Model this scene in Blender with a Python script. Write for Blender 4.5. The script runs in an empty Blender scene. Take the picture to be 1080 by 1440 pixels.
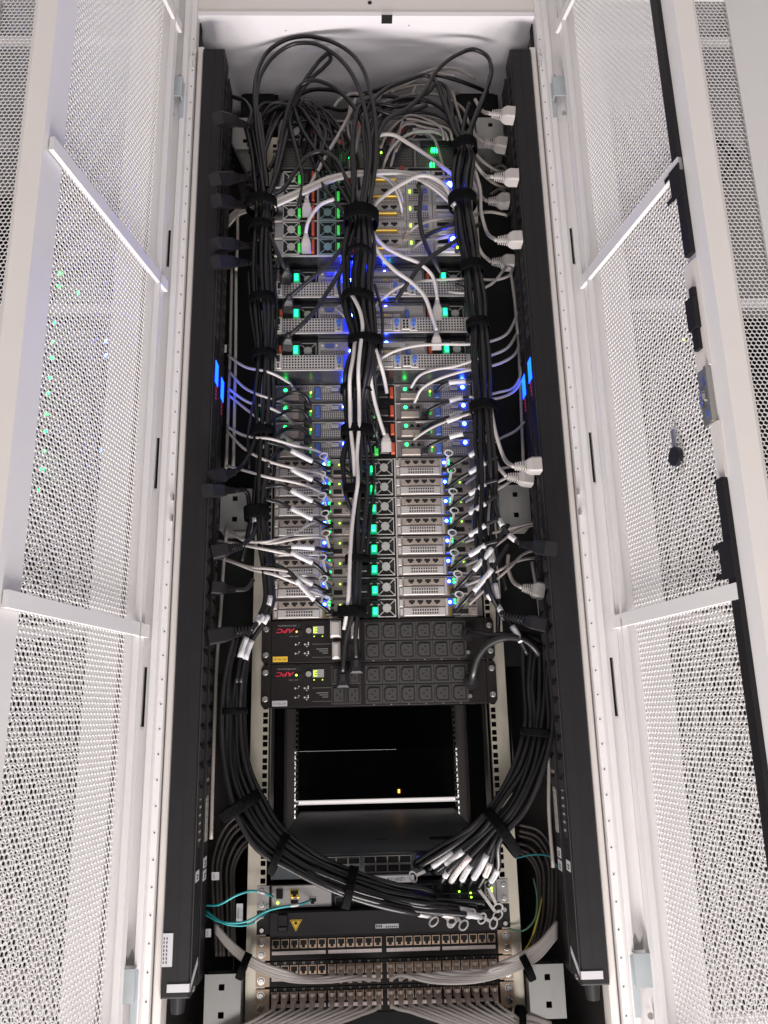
import bpy, math, random
import numpy as np
from mathutils import Matrix, Vector

sc = bpy.context.scene
COL = sc.collection
rng = random.Random(11)

# ----------------------------------------------------------------------------
# The photograph was taken with the phone upside down.  The rack is laid out in a
# "sheet" frame (X right in the picture, Y into the rack, Z towards the picture's
# upper edge) and the whole place is turned the right way up at the end: the rack
# stands on the floor, the camera is held upside down.
# ----------------------------------------------------------------------------
FLOOR_Z = 1.50
FLIP = Matrix(((-1, 0, 0, 0), (0, 1, 0, 0), (0, 0, -1, FLOOR_Z), (0, 0, 0, 1)))

# ---- camera ----------------------------------------------------------------
F_PX = 1099.621
TILT, YAW, ROLL = math.radians(14.724), math.radians(1.624), math.radians(-1.281)
CAM = np.array([-.029, -1.649, -.201])
_c, _s = math.cos, math.sin
FW = np.array([_s(YAW) * _c(TILT), _c(YAW) * _c(TILT), _s(TILT)])
_R = np.array([_c(YAW), -_s(YAW), 0.0])
_U = np.cross(_R, FW)
RT = _c(ROLL) * _R + _s(ROLL) * _U
UP = -_s(ROLL) * _R + _c(ROLL) * _U
cam = bpy.data.objects.new('camera', bpy.data.cameras.new('camera'))
cam.data.sensor_fit = 'VERTICAL'
cam.data.sensor_height = 36.0
cam.data.lens = 36.0 * F_PX / 1440.0
cam.data.clip_start = .02
cam.data.clip_end = 60
m = Matrix.Identity(4)
for i in range(3):
    m[i][0], m[i][1], m[i][2], m[i][3] = RT[i], UP[i], -FW[i], CAM[i]
cam.matrix_world = m
COL.objects.link(cam)
sc.camera = cam

# ---- light -----------------------------------------------------------------
w = bpy.data.worlds.new('World')
sc.world = w
w.use_nodes = True
bg = w.node_tree.nodes['Background']
bg.inputs[0].default_value = (.98, .965, 1.0, 1)
bg.inputs[1].default_value = .215


def area_lamp(name, loc, aim, sx, sy, watts, col):
    d = bpy.data.lights.new(name, 'AREA')
    d.shape = 'RECTANGLE'
    d.size, d.size_y, d.energy, d.color = sx, sy, watts, col
    o = bpy.data.objects.new(name, d)
    v = Vector(aim) - Vector(loc)
    o.matrix_world = Matrix.Translation(loc) @ v.to_track_quat('-Z', 'Y').to_matrix().to_4x4()
    COL.objects.link(o)
    return o


# ceiling luminaires of the aisle (the ceiling lies towards -Z in the sheet frame)
area_lamp('ceiling_lamp', (-.1, -1.0, -3.4), (-.1, -.94, 1.5), 3.2, .60, 325, (1.0, .95, .925))
area_lamp('ceiling_lamp', (.1, -3.5, -2.6), (0, -.4, .3), 3.6, 1.0, 70, (1.0, .96, .945))
area_lamp('ceiling_lamp', (0, 2.3, -1.5), (0, 2.0, 1.5), 2.0, .5, 26, (1.0, .97, .95))

sc.view_settings.view_transform = 'Standard'
sc.view_settings.look = 'None'
sc.view_settings.gamma = 1.0
sc.view_settings.exposure = 0.0
sc.view_settings.use_curve_mapping = False
sc.cycles.max_bounces = 6
sc.cycles.diffuse_bounces = 3
sc.cycles.glossy_bounces = 3
sc.cycles.transparent_max_bounces = 6
sc.cycles.use_denoising = True
sc.cycles.sample_clamp_indirect = 4.0


# ---- pixel helpers (photo pixels, 1080 x 1440) --------------------------------
def ray(px, py):
    return FW + RT * (px - 540) / F_PX - UP * (py - 720) / F_PX


def at(px, py, Y):
    d = ray(px, py)
    return CAM + d * (Y - CAM[1]) / d[1]


def at_x(px, py, X):
    d = ray(px, py)
    return CAM + d * (X - CAM[0]) / d[0]


# ---- materials ---------------------------------------------------------------
MATS = {}


def mat(name, col, rough=.5, metal=0.0, var=.12, scale=40.0, bump=0.0, bscale=200.0, spec=.5, stretch=(1, 1, 1)):
    if name in MATS:
        return MATS[name]
    M = bpy.data.materials.new(name)
    M.use_nodes = True
    nt = M.node_tree
    b = nt.nodes['Principled BSDF']
    b.inputs['Metallic'].default_value = metal
    b.inputs['Specular IOR Level'].default_value = spec
    tc = nt.nodes.new('ShaderNodeTexCoord')
    mp = nt.nodes.new('ShaderNodeMapping')
    mp.inputs['Scale'].default_value = stretch
    nz = nt.nodes.new('ShaderNodeTexNoise')
    nz.inputs['Scale'].default_value = scale
    nz.inputs['Detail'].default_value = 5
    nt.links.new(tc.outputs['Object'], mp.inputs[0])
    nt.links.new(mp.outputs[0], nz.inputs['Vector'])
    mx = nt.nodes.new('ShaderNodeMix')
    mx.data_type = 'RGBA'
    lo = [max(0, c * (1 - var)) for c in col]
    hi = [min(1, c * (1 + var)) for c in col]
    mx.inputs[6].default_value = (*lo, 1)
    mx.inputs[7].default_value = (*hi, 1)
    nt.links.new(nz.outputs['Fac'], mx.inputs[0])
    nt.links.new(mx.outputs[2], b.inputs['Base Color'])
    mr = nt.nodes.new('ShaderNodeMapRange')
    mr.inputs['To Min'].default_value = max(.03, rough - .1)
    mr.inputs['To Max'].default_value = min(1, rough + .1)
    nt.links.new(nz.outputs['Fac'], mr.inputs['Value'])
    nt.links.new(mr.outputs[0], b.inputs['Roughness'])
    if bump:
        n2 = nt.nodes.new('ShaderNodeTexNoise')
        n2.inputs['Scale'].default_value = bscale
        n2.inputs['Detail'].default_value = 3
        nt.links.new(mp.outputs[0], n2.inputs['Vector'])
        bp = nt.nodes.new('ShaderNodeBump')
        bp.inputs['Strength'].default_value = bump
        bp.inputs['Distance'].default_value = .002
        nt.links.new(n2.outputs['Fac'], bp.inputs['Height'])
        nt.links.new(bp.outputs[0], b.inputs['Normal'])
    MATS[name] = M
    return M


def glow(name, col, strength, base=(.1, .1, .1)):
    if name in MATS:
        return MATS[name]
    M = bpy.data.materials.new(name)
    M.use_nodes = True
    b = M.node_tree.nodes['Principled BSDF']
    b.inputs['Base Color'].default_value = (*base, 1)
    b.inputs['Roughness'].default_value = .35
    b.inputs['Emission Color'].default_value = (*col, 1)
    b.inputs['Emission Strength'].default_value = strength
    MATS[name] = M
    return M


WHITE = mat('white_powder_coat', (.78, .755, .75), .42, var=.03, scale=9)
CREAM = mat('cream_powder_coat', (.74, .69, .655), .45, var=.04, scale=12)
MESHW = mat('perforated_white_sheet', (.80, .775, .77), .45, var=.03, scale=9)
FLOORW = mat('rack_floor_paint', (.86, .82, .85), .4, var=.05, scale=6)
ROOMF = mat('floor_tile', (.42, .41, .41), .5, var=.1, scale=8)
BLACK = mat('black_enamel', (.012, .0105, .012), .55, var=.25, scale=30, bump=.05, bscale=700, spec=.3)
PDUB = mat('brown_black_enamel', (.0115, .0085, .008), .6, var=.2, scale=25, bump=.06, bscale=900, spec=.25)
DARKG = mat('dark_outlet_plastic', (.032, .029, .029), .55, var=.15, spec=.3)
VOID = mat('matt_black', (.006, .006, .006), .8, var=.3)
CABLEB = mat('black_cable_jacket', (.008, .0075, .0085), .32, var=.25, scale=60, spec=.38)
CABLEB2 = mat('charcoal_cable_jacket', (.014, .013, .014), .36, var=.2, scale=60, spec=.42)
CABLEG = mat('grey_cable_jacket', (.40, .365, .345), .5, var=.1, scale=50)
CABLEG2 = mat('taupe_cable_jacket', (.32, .285, .26), .5, var=.1, scale=50)
CABLEW = mat('pale_cable_jacket', (.48, .45, .44), .45, var=.08, scale=50)
AQUA = mat('aqua_fibre_jacket', (.03, .30, .32), .4, var=.1)
GREENC = mat('green_wire_jacket', (.06, .16, .10), .4, var=.1)
YELC = mat('yellow_wire_jacket', (.40, .32, .04), .4, var=.1)
PLUGW = mat('grey_plug_plastic', (.44, .405, .39), .5, var=.06)
PLUGB = mat('black_plug_plastic', (.014, .0125, .014), .42, var=.2, spec=.35)
VELCRO = mat('black_hook_and_loop', (.004, .004, .0045), .95, var=.4, scale=400, bump=.4, bscale=900, spec=.08)
SILVER = mat('server_sheet_metal', (.47, .44, .425), .5, .15, var=.12, scale=30, stretch=(1, 1, 6))
SILVERD = mat('dull_sheet_metal', (.20, .185, .18), .5, .4, var=.15, scale=30, stretch=(1, 1, 6))
LID = mat('lid_steel', (.22, .22, .23), .28, .95, var=.15, scale=12)
BRASS = mat('brassy_jack', (.46, .33, .24), .42, .35, var=.15)
TANM = mat('nickel_bracket', (.36, .305, .27), .45, .25, var=.15, scale=40)
ZINC = mat('zinc_plated_steel', (.42, .405, .38), .45, .9, var=.18, scale=14, stretch=(5, 1, 1))
BRK = mat('zinc_bracket_steel', (.33, .325, .31), .42, .45, var=.2, scale=10, stretch=(4, 1, 1))
HINGEZ = mat('bright_zinc_hinge', (.50, .54, .56), .35, .5, var=.15, scale=14)
RAILZ = mat('passivated_rail_steel', (.56, .51, .42), .42, .75, var=.16, scale=18, stretch=(4, 4, 1))
CHROME = mat('nickel_screw', (.75, .73, .70), .22, 1.0, var=.1)
ORANGE = mat('orange_release_lever', (.60, .085, .03), .45, var=.1)
REDT = mat('red_release_tab', (.42, .03, .035), .45, var=.1)
BLUET = mat('blue_touch_tab', (.07, .15, .48), .45, var=.1)
BLUEP = mat('blue_connector', (.10, .13, .42), .45, var=.1)
GOLD = mat('gold_contact', (.55, .36, .06), .35, .7, var=.15)
PAPER = mat('white_label', (.52, .51, .53), .6, var=.05)
YLAB = mat('yellow_label', (.80, .50, .03), .6, var=.05)
INK = mat('black_ink', (.02, .02, .02), .7, var=.1)
INKG = mat('grey_print', (.30, .29, .28), .7, var=.1)
INKP = mat('pale_print', (.55, .54, .53), .7, var=.1)
INKR = mat('red_print', (.62, .02, .06), .5, var=.05)
STRIP = mat('paper_strip', (.66, .58, .56), .65, var=.1, scale=60)
RINGW = mat('white_pull_tab', (.56, .54, .53), .4, var=.05)
L_GREEN = glow('green_indicator', (.01, 1.0, .11), 10, (.02, .2, .1))
L_TEALD = glow('dim_green_lever', (0.0, .80, .30), .30, (.0, .30, .16))
L_TEAL = glow('lit_green_lever', (0.01, 1.0, .20), 4.8, (.0, .25, .14))
L_LIME = glow('lime_indicator', (.45, 1.0, .05), 5, (.1, .2, .02))
L_GTAB = glow('lit_green_tab', (.06, .85, .10), .55, (.03, .30, .06))
L_HAZE = glow('painted_blue_glow_plastic', (.015, .03, .9), 1.1, (.03, .05, .35))  # emission imitates blue lamp light falling on plastic that is no lamp
L_BLUE = glow('blue_indicator', (.02, .07, 1.0), 120, (.02, .05, .3))
L_BLUE2 = glow('blue_lamp', (.01, .025, 1.0), 600, (.02, .05, .3))
L_LCD = glow('blue_lcd', (.003, .050, 1.0), 8, (.02, .1, .4))
L_SEG = glow('lime_segment', (.55, 1.0, .05), 2.0, (.1, .2, .02))
L_AMB = glow('amber_indicator', (1.0, .45, .08), 3.0, (.2, .1, .02))
L_REDP = glow('red_digits', (.8, .02, .04), .35, (.3, .01, .02))
TEALM = mat('teal_fan_hub', (.16, .26, .25), .4, .3, var=.1)
TRANSL = mat('pale_boot', (.38, .30, .255), .4, var=.1)
HUB = mat('fan_hub_plastic', (.38, .365, .35), .5, var=.06)
GREYP = mat('grey_display_cover', (.30, .28, .27), .4, var=.08)

# ---- object helpers ------------------------------------------------------------
ORG = {}


def tag(o, label=None, cat=None, group=None, kind=None):
    if label: o['label'] = label
    if cat: o['category'] = cat
    if group: o['group'] = group
    if kind: o['kind'] = kind
    return o


def thing(name, label, cat, loc=(0, 0, 0), group=None):
    o = bpy.data.objects.new(name, None)
    o.empty_display_size = .02
    COL.objects.link(o)
    o.location = loc
    ORG[o.name] = np.array(loc, float)
    return tag(o, label, cat, group)


def copy_tree(o, parent=None, loc=None):
    c = o.copy()
    COL.objects.link(c)
    c.parent = parent
    if loc is not None:
        c.location = loc
    ORG[c.name] = ORG.get(o.name, np.zeros(3))
    for ch in list(o.children):
        copy_tree(ch, c)
    return c


class MB:
    def __init__(s):
        s.v, s.f, s.m, s.mi, s.sm, s.smooth = [], [], [], 0, [], False

    def add(s, vs, fs):
        b = len(s.v)
        s.v += [tuple(map(float, q)) for q in vs]
        for f in fs:
            s.f.append(tuple(b + i for i in f))
            s.m.append(s.mi)
            s.sm.append(s.smooth)
        return s

    def box(s, x0, x1, y0, y1, z0, z1, ch=0.0):
        if ch <= 0:
            return s.add([(x0, y0, z0), (x1, y0, z0), (x1, y1, z0), (x0, y1, z0), (x0, y0, z1), (x1, y0, z1), (x1, y1, z1), (x0, y1, z1)],
                         [(0, 3, 2, 1), (4, 5, 6, 7), (0, 1, 5, 4), (1, 2, 6, 5), (2, 3, 7, 6), (3, 0, 4, 7)])
        # chamfered towards the viewer (-Y)
        o = [(x0, z0), (x1, z0), (x1, z1), (x0, z1)]
        i = [(x0 + ch, z0 + ch), (x1 - ch, z0 + ch), (x1 - ch, z1 - ch), (x0 + ch, z1 - ch)]
        vs = [(a, y1, b) for a, b in o] + [(a, y0 + ch, b) for a, b in o] + [(a, y0, b) for a, b in i]
        fs = [(8, 9, 10, 11), (3, 2, 1, 0)]
        for k in range(4):
            j = (k + 1) % 4
            fs += [(k, j, 4 + j, 4 + k), (4 + k, 4 + j, 8 + j, 8 + k)]
        return s.add(vs, fs)

    def prism(s, pts, y0, y1):
        n = len(pts)
        vs = [(a, y0, b) for a, b in pts] + [(a, y1, b) for a, b in pts]
        fs = [tuple(range(n)), tuple(range(2 * n - 1, n - 1, -1))] + [(i, (i + 1) % n, n + (i + 1) % n, n + i) for i in range(n)]
        return s.add(vs, fs)

    def cyl(s, c, d, r, h, n=12, r2=None, cap=True):
        c, d = np.array(c, float), np.array(d, float)
        d = d / np.linalg.norm(d)
        a = np.cross(d, (0, 0, 1) if abs(d[2]) < .9 else (1, 0, 0))
        a /= np.linalg.norm(a)
        b = np.cross(d, a)
        r2 = r if r2 is None else r2
        vs = [c + r * (a * math.cos(t) + b * math.sin(t)) for t in np.linspace(0, 2 * math.pi, n, endpoint=False)]
        vs += [c + d * h + r2 * (a * math.cos(t) + b * math.sin(t)) for t in np.linspace(0, 2 * math.pi, n, endpoint=False)]
        fs = [(i, (i + 1) % n, n + (i + 1) % n, n + i) for i in range(n)]
        if cap:
            fs += [tuple(range(n - 1, -1, -1)), tuple(range(n, 2 * n))]
        return s.add(vs, fs)

    def ring(s, c, ri, ro, y0, y1, n=16, ex=1.0):
        vs = []
        for r, y in ((ri, y0), (ro, y0), (ro, y1), (ri, y1)):
            for t in np.linspace(0, 2 * math.pi, n, endpoint=False):
                vs.append((c[0] + ex * r * math.cos(t), y, c[1] + r * math.sin(t)))
        fs = []
        for k in range(4):
            for i in range(n):
                j = (i + 1) % n
                k2 = (k + 1) % 4
                fs.append((k * n + i, k * n + j, k2 * n + j, k2 * n + i))
        return s.add(vs, fs)

    def lattice(s, x0, x1, z0, z1, y, nx, nz, fill=.55):
        """sheet with nx * nz square holes in a plane of constant y"""
        px, pz = (x1 - x0) / nx, (z1 - z0) / nz
        xs, zs = [], []
        for i in range(nx):
            xs += [x0 + px * (i + .5 - fill / 2), x0 + px * (i + .5 + fill / 2)]
        for i in range(nz):
            zs += [z0 + pz * (i + .5 - fill / 2), z0 + pz * (i + .5 + fill / 2)]
        xs, zs = [x0] + xs + [x1], [z0] + zs + [z1]
        vs = [(a, y, b) for b in zs for a in xs]
        n = len(xs)
        fs = [(j * n + i, j * n + i + 1, (j + 1) * n + i + 1, (j + 1) * n + i) for j in range(len(zs) - 1) for i in range(n - 1) if not (i % 2 == 1 and j % 2 == 1)]
        return s.add(vs, fs)

    def tube(s, P, r, n=8, cap=True):
        P = np.asarray(P, float)
        T = np.gradient(P, axis=0)
        T /= np.linalg.norm(T, axis=1)[:, None] + 1e-12
        a = np.cross(T[0], (0, 0, 1) if abs(T[0][2]) < .9 else (1, 0, 0))
        a /= np.linalg.norm(a)
        vs = []
        rr = np.broadcast_to(np.asarray(r, float), (len(P),))
        th = np.linspace(0, 2 * math.pi, n, endpoint=False)
        for i in range(len(P)):
            a = a - T[i] * (a @ T[i])
            a /= np.linalg.norm(a) + 1e-12
            b = np.cross(T[i], a)
            vs += [P[i] + rr[i] * (a * math.cos(t) + b * math.sin(t)) for t in th]
        fs = [(i * n + k, i * n + (k + 1) % n, (i + 1) * n + (k + 1) % n, (i + 1) * n + k) for i in range(len(P) - 1) for k in range(n)]
        if cap:
            fs += [tuple(range(n - 1, -1, -1)), tuple(range((len(P) - 1) * n, len(P) * n))]
        return s.add(vs, fs)

    def loft(s, secs, cap=True):
        n = len(secs[0])
        vs = [p for q in secs for p in q]
        fs = [(i * n + k, i * n + (k + 1) % n, (i + 1) * n + (k + 1) % n, (i + 1) * n + k) for i in range(len(secs) - 1) for k in range(n)]
        if cap:
            fs += [tuple(range(n - 1, -1, -1)), tuple(range((len(secs) - 1) * n, len(secs) * n))]
        return s.add(vs, fs)

    def build(s, name, mats, parent=None, org=None):
        me = bpy.data.meshes.new(name)
        if org is None:
            org = ORG[parent.name] if parent is not None else np.zeros(3)
        V = np.array(s.v) - org
        me.from_pydata(V.tolist(), [], s.f)
        for mm in (mats if isinstance(mats, (list, tuple)) else [mats]):
            me.materials.append(mm)
        me.polygons.foreach_set('material_index', s.m)
        me.polygons.foreach_set('use_smooth', s.sm)
        me.update()
        o = bpy.data.objects.new(name, me)
        COL.objects.link(o)
        o.parent = parent
        ORG[o.name] = org
        return o


def part(name, mats, parent, fn, org=None):
    b = MB()
    fn(b)
    return b.build(name, mats, parent, org)


_txt = {}


def text_geo(body, bold=False, shear=0.0):
    k = (body, bold, shear)
    if k not in _txt:
        cu = bpy.data.curves.new('t', 'FONT')
        cu.body = body
        cu.align_x = 'CENTER'
        cu.align_y = 'CENTER'
        cu.shear = shear
        cu.resolution_u = 2
        if bold:
            cu.offset = .02
        o = bpy.data.objects.new('t', cu)
        COL.objects.link(o)
        dg = bpy.context.evaluated_depsgraph_get()
        dg.update()
        me = bpy.data.meshes.new_from_object(o.evaluated_get(dg))
        _txt[k] = ([tuple(v.co) for v in me.vertices], [tuple(p.vertices) for p in me.polygons])
        bpy.data.objects.remove(o)
        bpy.data.meshes.remove(me)
        bpy.data.curves.remove(cu)
    return _txt[k]


def put_text(b, body, x, y, z, size, bold=False, shear=0.0, sx=1.0):
    """lettering on a face that looks to -Y; the sheet frame is upside down, so it is turned half round"""
    vs, fs = text_geo(body, bold, shear)
    b.add([(x - q[0] * size * sx, y, z - q[1] * size) for q in vs], fs)


def hex_sheet(b, u0, u1, z0, z1, y, thick, p=.0101, hole=.415):
    """perforated sheet: hexagonal holes with walls, in the local (x, z) plane"""
    R = p / math.sqrt(3)
    rh = p * hole / math.cos(math.pi / 6)
    dz = p * math.sqrt(3) / 2
    th = np.array([math.pi / 6 + k * math.pi / 3 for k in range(6)])
    O = np.stack([np.cos(th), np.sin(th)], -1)
    nz, nx = int((z1 - z0) / dz), int((u1 - u0) / p)
    base = len(b.v)
    vs, fs = [], []
    for j in range(nz):
        for i in range(nx):
            cx = u0 + p * (i + .5 + (.5 if j % 2 else 0))
            cz = z0 + dz * (j + .5)
            k = base + len(vs)
            for q in O: vs.append((cx + R * q[0], y, cz + R * q[1]))
            for q in O: vs.append((cx + rh * q[0], y, cz + rh * q[1]))
            if thick:
                for q in O: vs.append((cx + rh * q[0], y + thick, cz + rh * q[1]))
            for a in range(6):
                c = (a + 1) % 6
                fs.append((k + a, k + c, k + 6 + c, k + 6 + a))
                if thick:
                    fs.append((k + 6 + a, k + 6 + c, k + 12 + c, k + 12 + a))
    b.v += vs
    b.f += fs
    b.m += [b.mi] * len(fs)
    b.sm += [False] * len(fs)


# =============================================================================
# setting
# =============================================================================
b = MB()
b.box(-6, 6, -6, 6, FLOOR_Z, FLOOR_Z + .05)
tag(b.build('floor', ROOMF), kind='structure')
b = MB()
b.box(-3, 3, 2.6, 2.65, -1.6, FLOOR_Z)
tag(b.build('wall', WHITE), kind='structure')

ZT, ZB = FLOOR_Z - .002, -.93      # rack foot and rack roof in the sheet frame

# =============================================================================
# rack cabinet
# =============================================================================
rack = thing('server_rack', 'tall white server cabinet with both perforated leaves swung open, full of cabling', 'server rack', (0, -.14, ZT))
part('floor_plate', FLOORW, rack, lambda b: (b.box(-.47, .47, -.141, .98, 1.424, 1.436)))
part('plinth', CREAM, rack, lambda b: b.box(-.47, .47, -.139, -.125, 1.4365, ZT))
part('plinth', CREAM, rack, lambda b: b.box(-.47, .47, .96, .974, 1.4365, ZT))


for x, y, r in ((278, 27, .003), (754, 27, .003), (520, 3, .005), (402, 43, .0015), (575, 36, .0015)):
    def _fh(b):
        p = at(x, y, -.1415 if y < 20 else -.13)
        if y < 20:
            b.cyl((p[0], -.1395, p[2]), (0, -1, 0), r, .001, 10)
        else:
            d = ray(x, y)
            q = CAM + d * (1.4235 - CAM[2]) / d[2]
            b.cyl((q[0], q[1], 1.4245), (0, 0, -1), r, .0012, 10)
    part('punched_hole', VOID, rack, _fh)
_d = ray(544, 27)
_q = CAM + _d * (1.4235 - CAM[2]) / _d[2]
part('punched_hole', VOID, rack, lambda b: b.box(_q[0] - .013, _q[0] + .013, _q[1] - .012, _q[1] + .012, 1.4228, 1.4236))
part('roof_plate', WHITE, rack, lambda b: b.box(-.47, .47, -.172, .98, ZB - .012, ZB - .0005))
for s in (-1, 1):
    part('side_panel', SILVERD, rack, lambda b: b.box(*sorted((s * .405, s * .412)), -.095, .955, ZB + .001, 1.4235))
    part('seal_strip', CREAM, rack, lambda b: b.box(*sorted((s * .385, s * .3995)), -.141, -.097, ZB + .001, 1.335, .003))
    part('air_baffle', VOID, rack, lambda b: b.box(*sorted((s * .267, s * .404)), .06, .064, -.10, 1.06))

    # door post: stepped profile with a row of small holes and three long slots
    def post(b):
        prof = [(.4025, -.100), (.4025, -.150), (.4135, -.150), (.4155, -.166), (.4265, -.166), (.4285, -.158)]
        prof2 = [(.4465, -.158), (.4485, -.171), (.4665, -.171), (.4665, -.10)]
        for pr in (prof, prof2):
            for (xa, ya), (xb, yb) in zip(pr, pr[1:]):
                b.add([(s * xa, ya, ZB), (s * xb, yb, ZB), (s * xb, yb, ZT - .001), (s * xa, ya, ZT - .001)], [(0, 1, 2, 3)])
        cols = [.4285, .4340, .4405, .4465]
        sl = [(.786, .05), (.300, .058), (-.154, .058)]
        br = sorted([ZB, ZT - .001] + [c + k * h for c, h in sl for k in (-1, 1)])
        for za, zb in zip(br, br[1:]):
            hole = any(abs((za + zb) / 2 - c) < h for c, h in sl)
            for i in range(3):
                if hole and i == 1:
                    continue
                b.add([(s * cols[i], -.158, za), (s * cols[i + 1], -.158, za), (s * cols[i + 1], -.158, zb), (s * cols[i], -.158, zb)], [(0, 1, 2, 3)])
        for c, h in sl:      # slot walls
            for xx in (.4340, .4405):
                b.add([(s * xx, -.158, c - h), (s * xx, -.15, c - h), (s * xx, -.15, c + h), (s * xx, -.158, c + h)], [(0, 1, 2, 3)])
            for k in (-1, 1):   # rounded slot ends
                b.cyl((s * .43725, -.1575, c + k * h), (0, 1, 0), .0045, .0045, 10)
    part('door_post', WHITE, rack, post)
    part('post_core', VOID, rack, lambda b: b.box(*sorted((s * .4290, s * .4460)), -.1495, -.12, ZB + .01, ZT - .01))
    part('door_gap', VOID, rack, lambda b: b.box(*sorted((s * .3997, s * .4023)), -.120, -.10, ZB + .01, ZT - .01))

    def holes(b):
        z = ZB + .05
        while z < 1.36:
            b.cyl((s * .4075, -.1502, z), (0, -1, 0), .0014, .0006, 8)
            z += .0445
    tag(part('hole_row', VOID, rack, holes), kind='stuff')
    # zinc hinge hardware
    for zc, fl in ((1.185, 1), (-.625, -1)):
        h = part('hinge', HINGEZ, rack, lambda b: (
            b.box(*sorted((s * .424, s * .452)), -.180, -.1775, zc - .026, zc + .026),
            b.box(*sorted((s * .4215, s * .424)), -.180, -.162, zc - .026, zc + .026),
            b.box(*sorted((s * .4180, s * .4290)), -.1665, -.163, zc - .075, zc + .02)))
        part('screw', CHROME, h, lambda b: b.cyl((s * .442, -.1725, zc - .07), (0, -1, 0), .0055, .003, 12))
        part('recess', GREYP, h, lambda b: b.prism([(s * .428, zc + .026), (s * .4455, zc + .026), (s * .4455, zc + .047), (s * .440, zc + .034), (s * .433, zc + .052), (s * .428, zc + .04)][::s], -.1592, -.1575))
    # latch knuckles on the gap
    for zk in (1.30, 1.265, .222, .18):
        part('knuckle', CHROME, rack, lambda b: b.cyl((s * .4035, -.1535, zk), (0, 0, 1), .0035, .012, 10))

    # 19 inch mounting rails, front and far end
    for Y, sg in ((0.0, 1), (.74, -1)):
        def rail(b):
            zz = [ZB + .02]
            u = -.7304 - .0889
            while u < 1.15:
                for o in (.00635, .02223, .0381):
                    if zz[-1] < u + o - .0048:
                        zz += [u + o - .0048, u + o + .0048]
                u += .04445
            zz.append(1.20)
            cols = [.226, .2277, .2373, .262]
            b.mi = 0
            for i, (za, zb) in enumerate(zip(zz, zz[1:])):
                for k in range(3):
                    if i % 2 == 1 and k == 1:
                        continue
                    b.add([(s * cols[k], Y, za), (s * cols[k + 1], Y, za), (s * cols[k + 1], Y, zb), (s * cols[k], Y, zb)], [(0, 1, 2, 3)])
            for xx, dp in ((.226, .012), (.262, .055)):
                b.add([(s * xx, Y, zz[0]), (s * xx, Y + sg * dp, zz[0]), (s * xx, Y + sg * dp, 1.20), (s * xx, Y, 1.20)], [(0, 1, 2, 3)])
        part('mounting_rail', RAILZ if Y == 0 else CREAM, rack, rail)  # far rails cream instead of steel: far-aisle light put into the colour
    # vertical struts between the rails (bright edges in the empty bay)
    part('depth_strut', ZINC, rack, lambda b: b.box(*sorted((s * .232, s * .2345)), .10, .16, -.46, -.10))
    # zinc support brackets carrying the vertical power strips
    for zc in (1.187, .2365, -.697):
        def brk(b):
            xa, xb = .268, .3325
            z0, z1 = zc - .0445, zc + .0445
            # plate facing out with two square holes
            cols = [xa, .296, .3065, xb]
            rows = [z0, zc - .028, zc - .0175, zc + .0175, zc + .028, z1]
            for j in range(5):
                for i in range(3):
                    if i == 1 and j in (1, 3):
                        continue
                    b.add([(s * cols[i], -.03, rows[j]), (s * cols[i + 1], -.03, rows[j]), (s * cols[i + 1], -.03, rows[j + 1]), (s * cols[i], -.03, rows[j + 1])], [(0, 1, 2, 3)])
            b.box(*sorted((s * xa, s * (xa - .002))), -.03, .05, z0, z1)
            b.box(*sorted((s * xa, s * xb)), -.0299, .05, z0 - .0015, z0)
        br = part('support_bracket', BRK, rack, brk)
        part('backing', VOID, br, lambda b: b.box(*sorted((s * .27, s * .331)), .0, .003, zc - .042, zc + .042))

# far side of the cabinet: blanking panels in the empty bay and the far door
part('blanking_panel', VOID, rack, lambda b: b.box(-.235, .235, .752, .757, -.2915, -.02))
part('blanking_panel', BLACK, rack, lambda b: b.box(-.235, .235, .7575, .762, -.4005, -.2928))
part('blanking_panel', BLACK, rack, lambda b: b.box(-.235, .235, .752, .757, -.4280, -.3982))
part('blanking_panel', VOID, rack, lambda b: b.box(-.235, .235, .752, .757, -.92, -.4405))
for s in (-1, 1):
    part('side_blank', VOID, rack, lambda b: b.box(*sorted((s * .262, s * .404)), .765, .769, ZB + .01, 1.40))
part('seam_light_block', VOID, rack, lambda b: b.box(.06, .235, .763, .766, -.30, -.28))  # added strip, keeps light from the seam on one half
part('indicator', L_AMB, rack, lambda b: b.box(*(lambda p: (p[0] - .003, p[0] + .003, .7485, .7515, p[2] - .006, p[2] + .004))(at(561, 1112, .75))))  # small glowing box imitates a warm glint in the empty bay
part('far_door', WHITE, rack, lambda b: (hex_sheet(b, -.40, .40, -.52, -.30, .965, 0), b.box(-.46, .46, .962, .972, -.92, -.52), b.box(-.46, .46, .962, .972, -.30, 1.42)))

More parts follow.
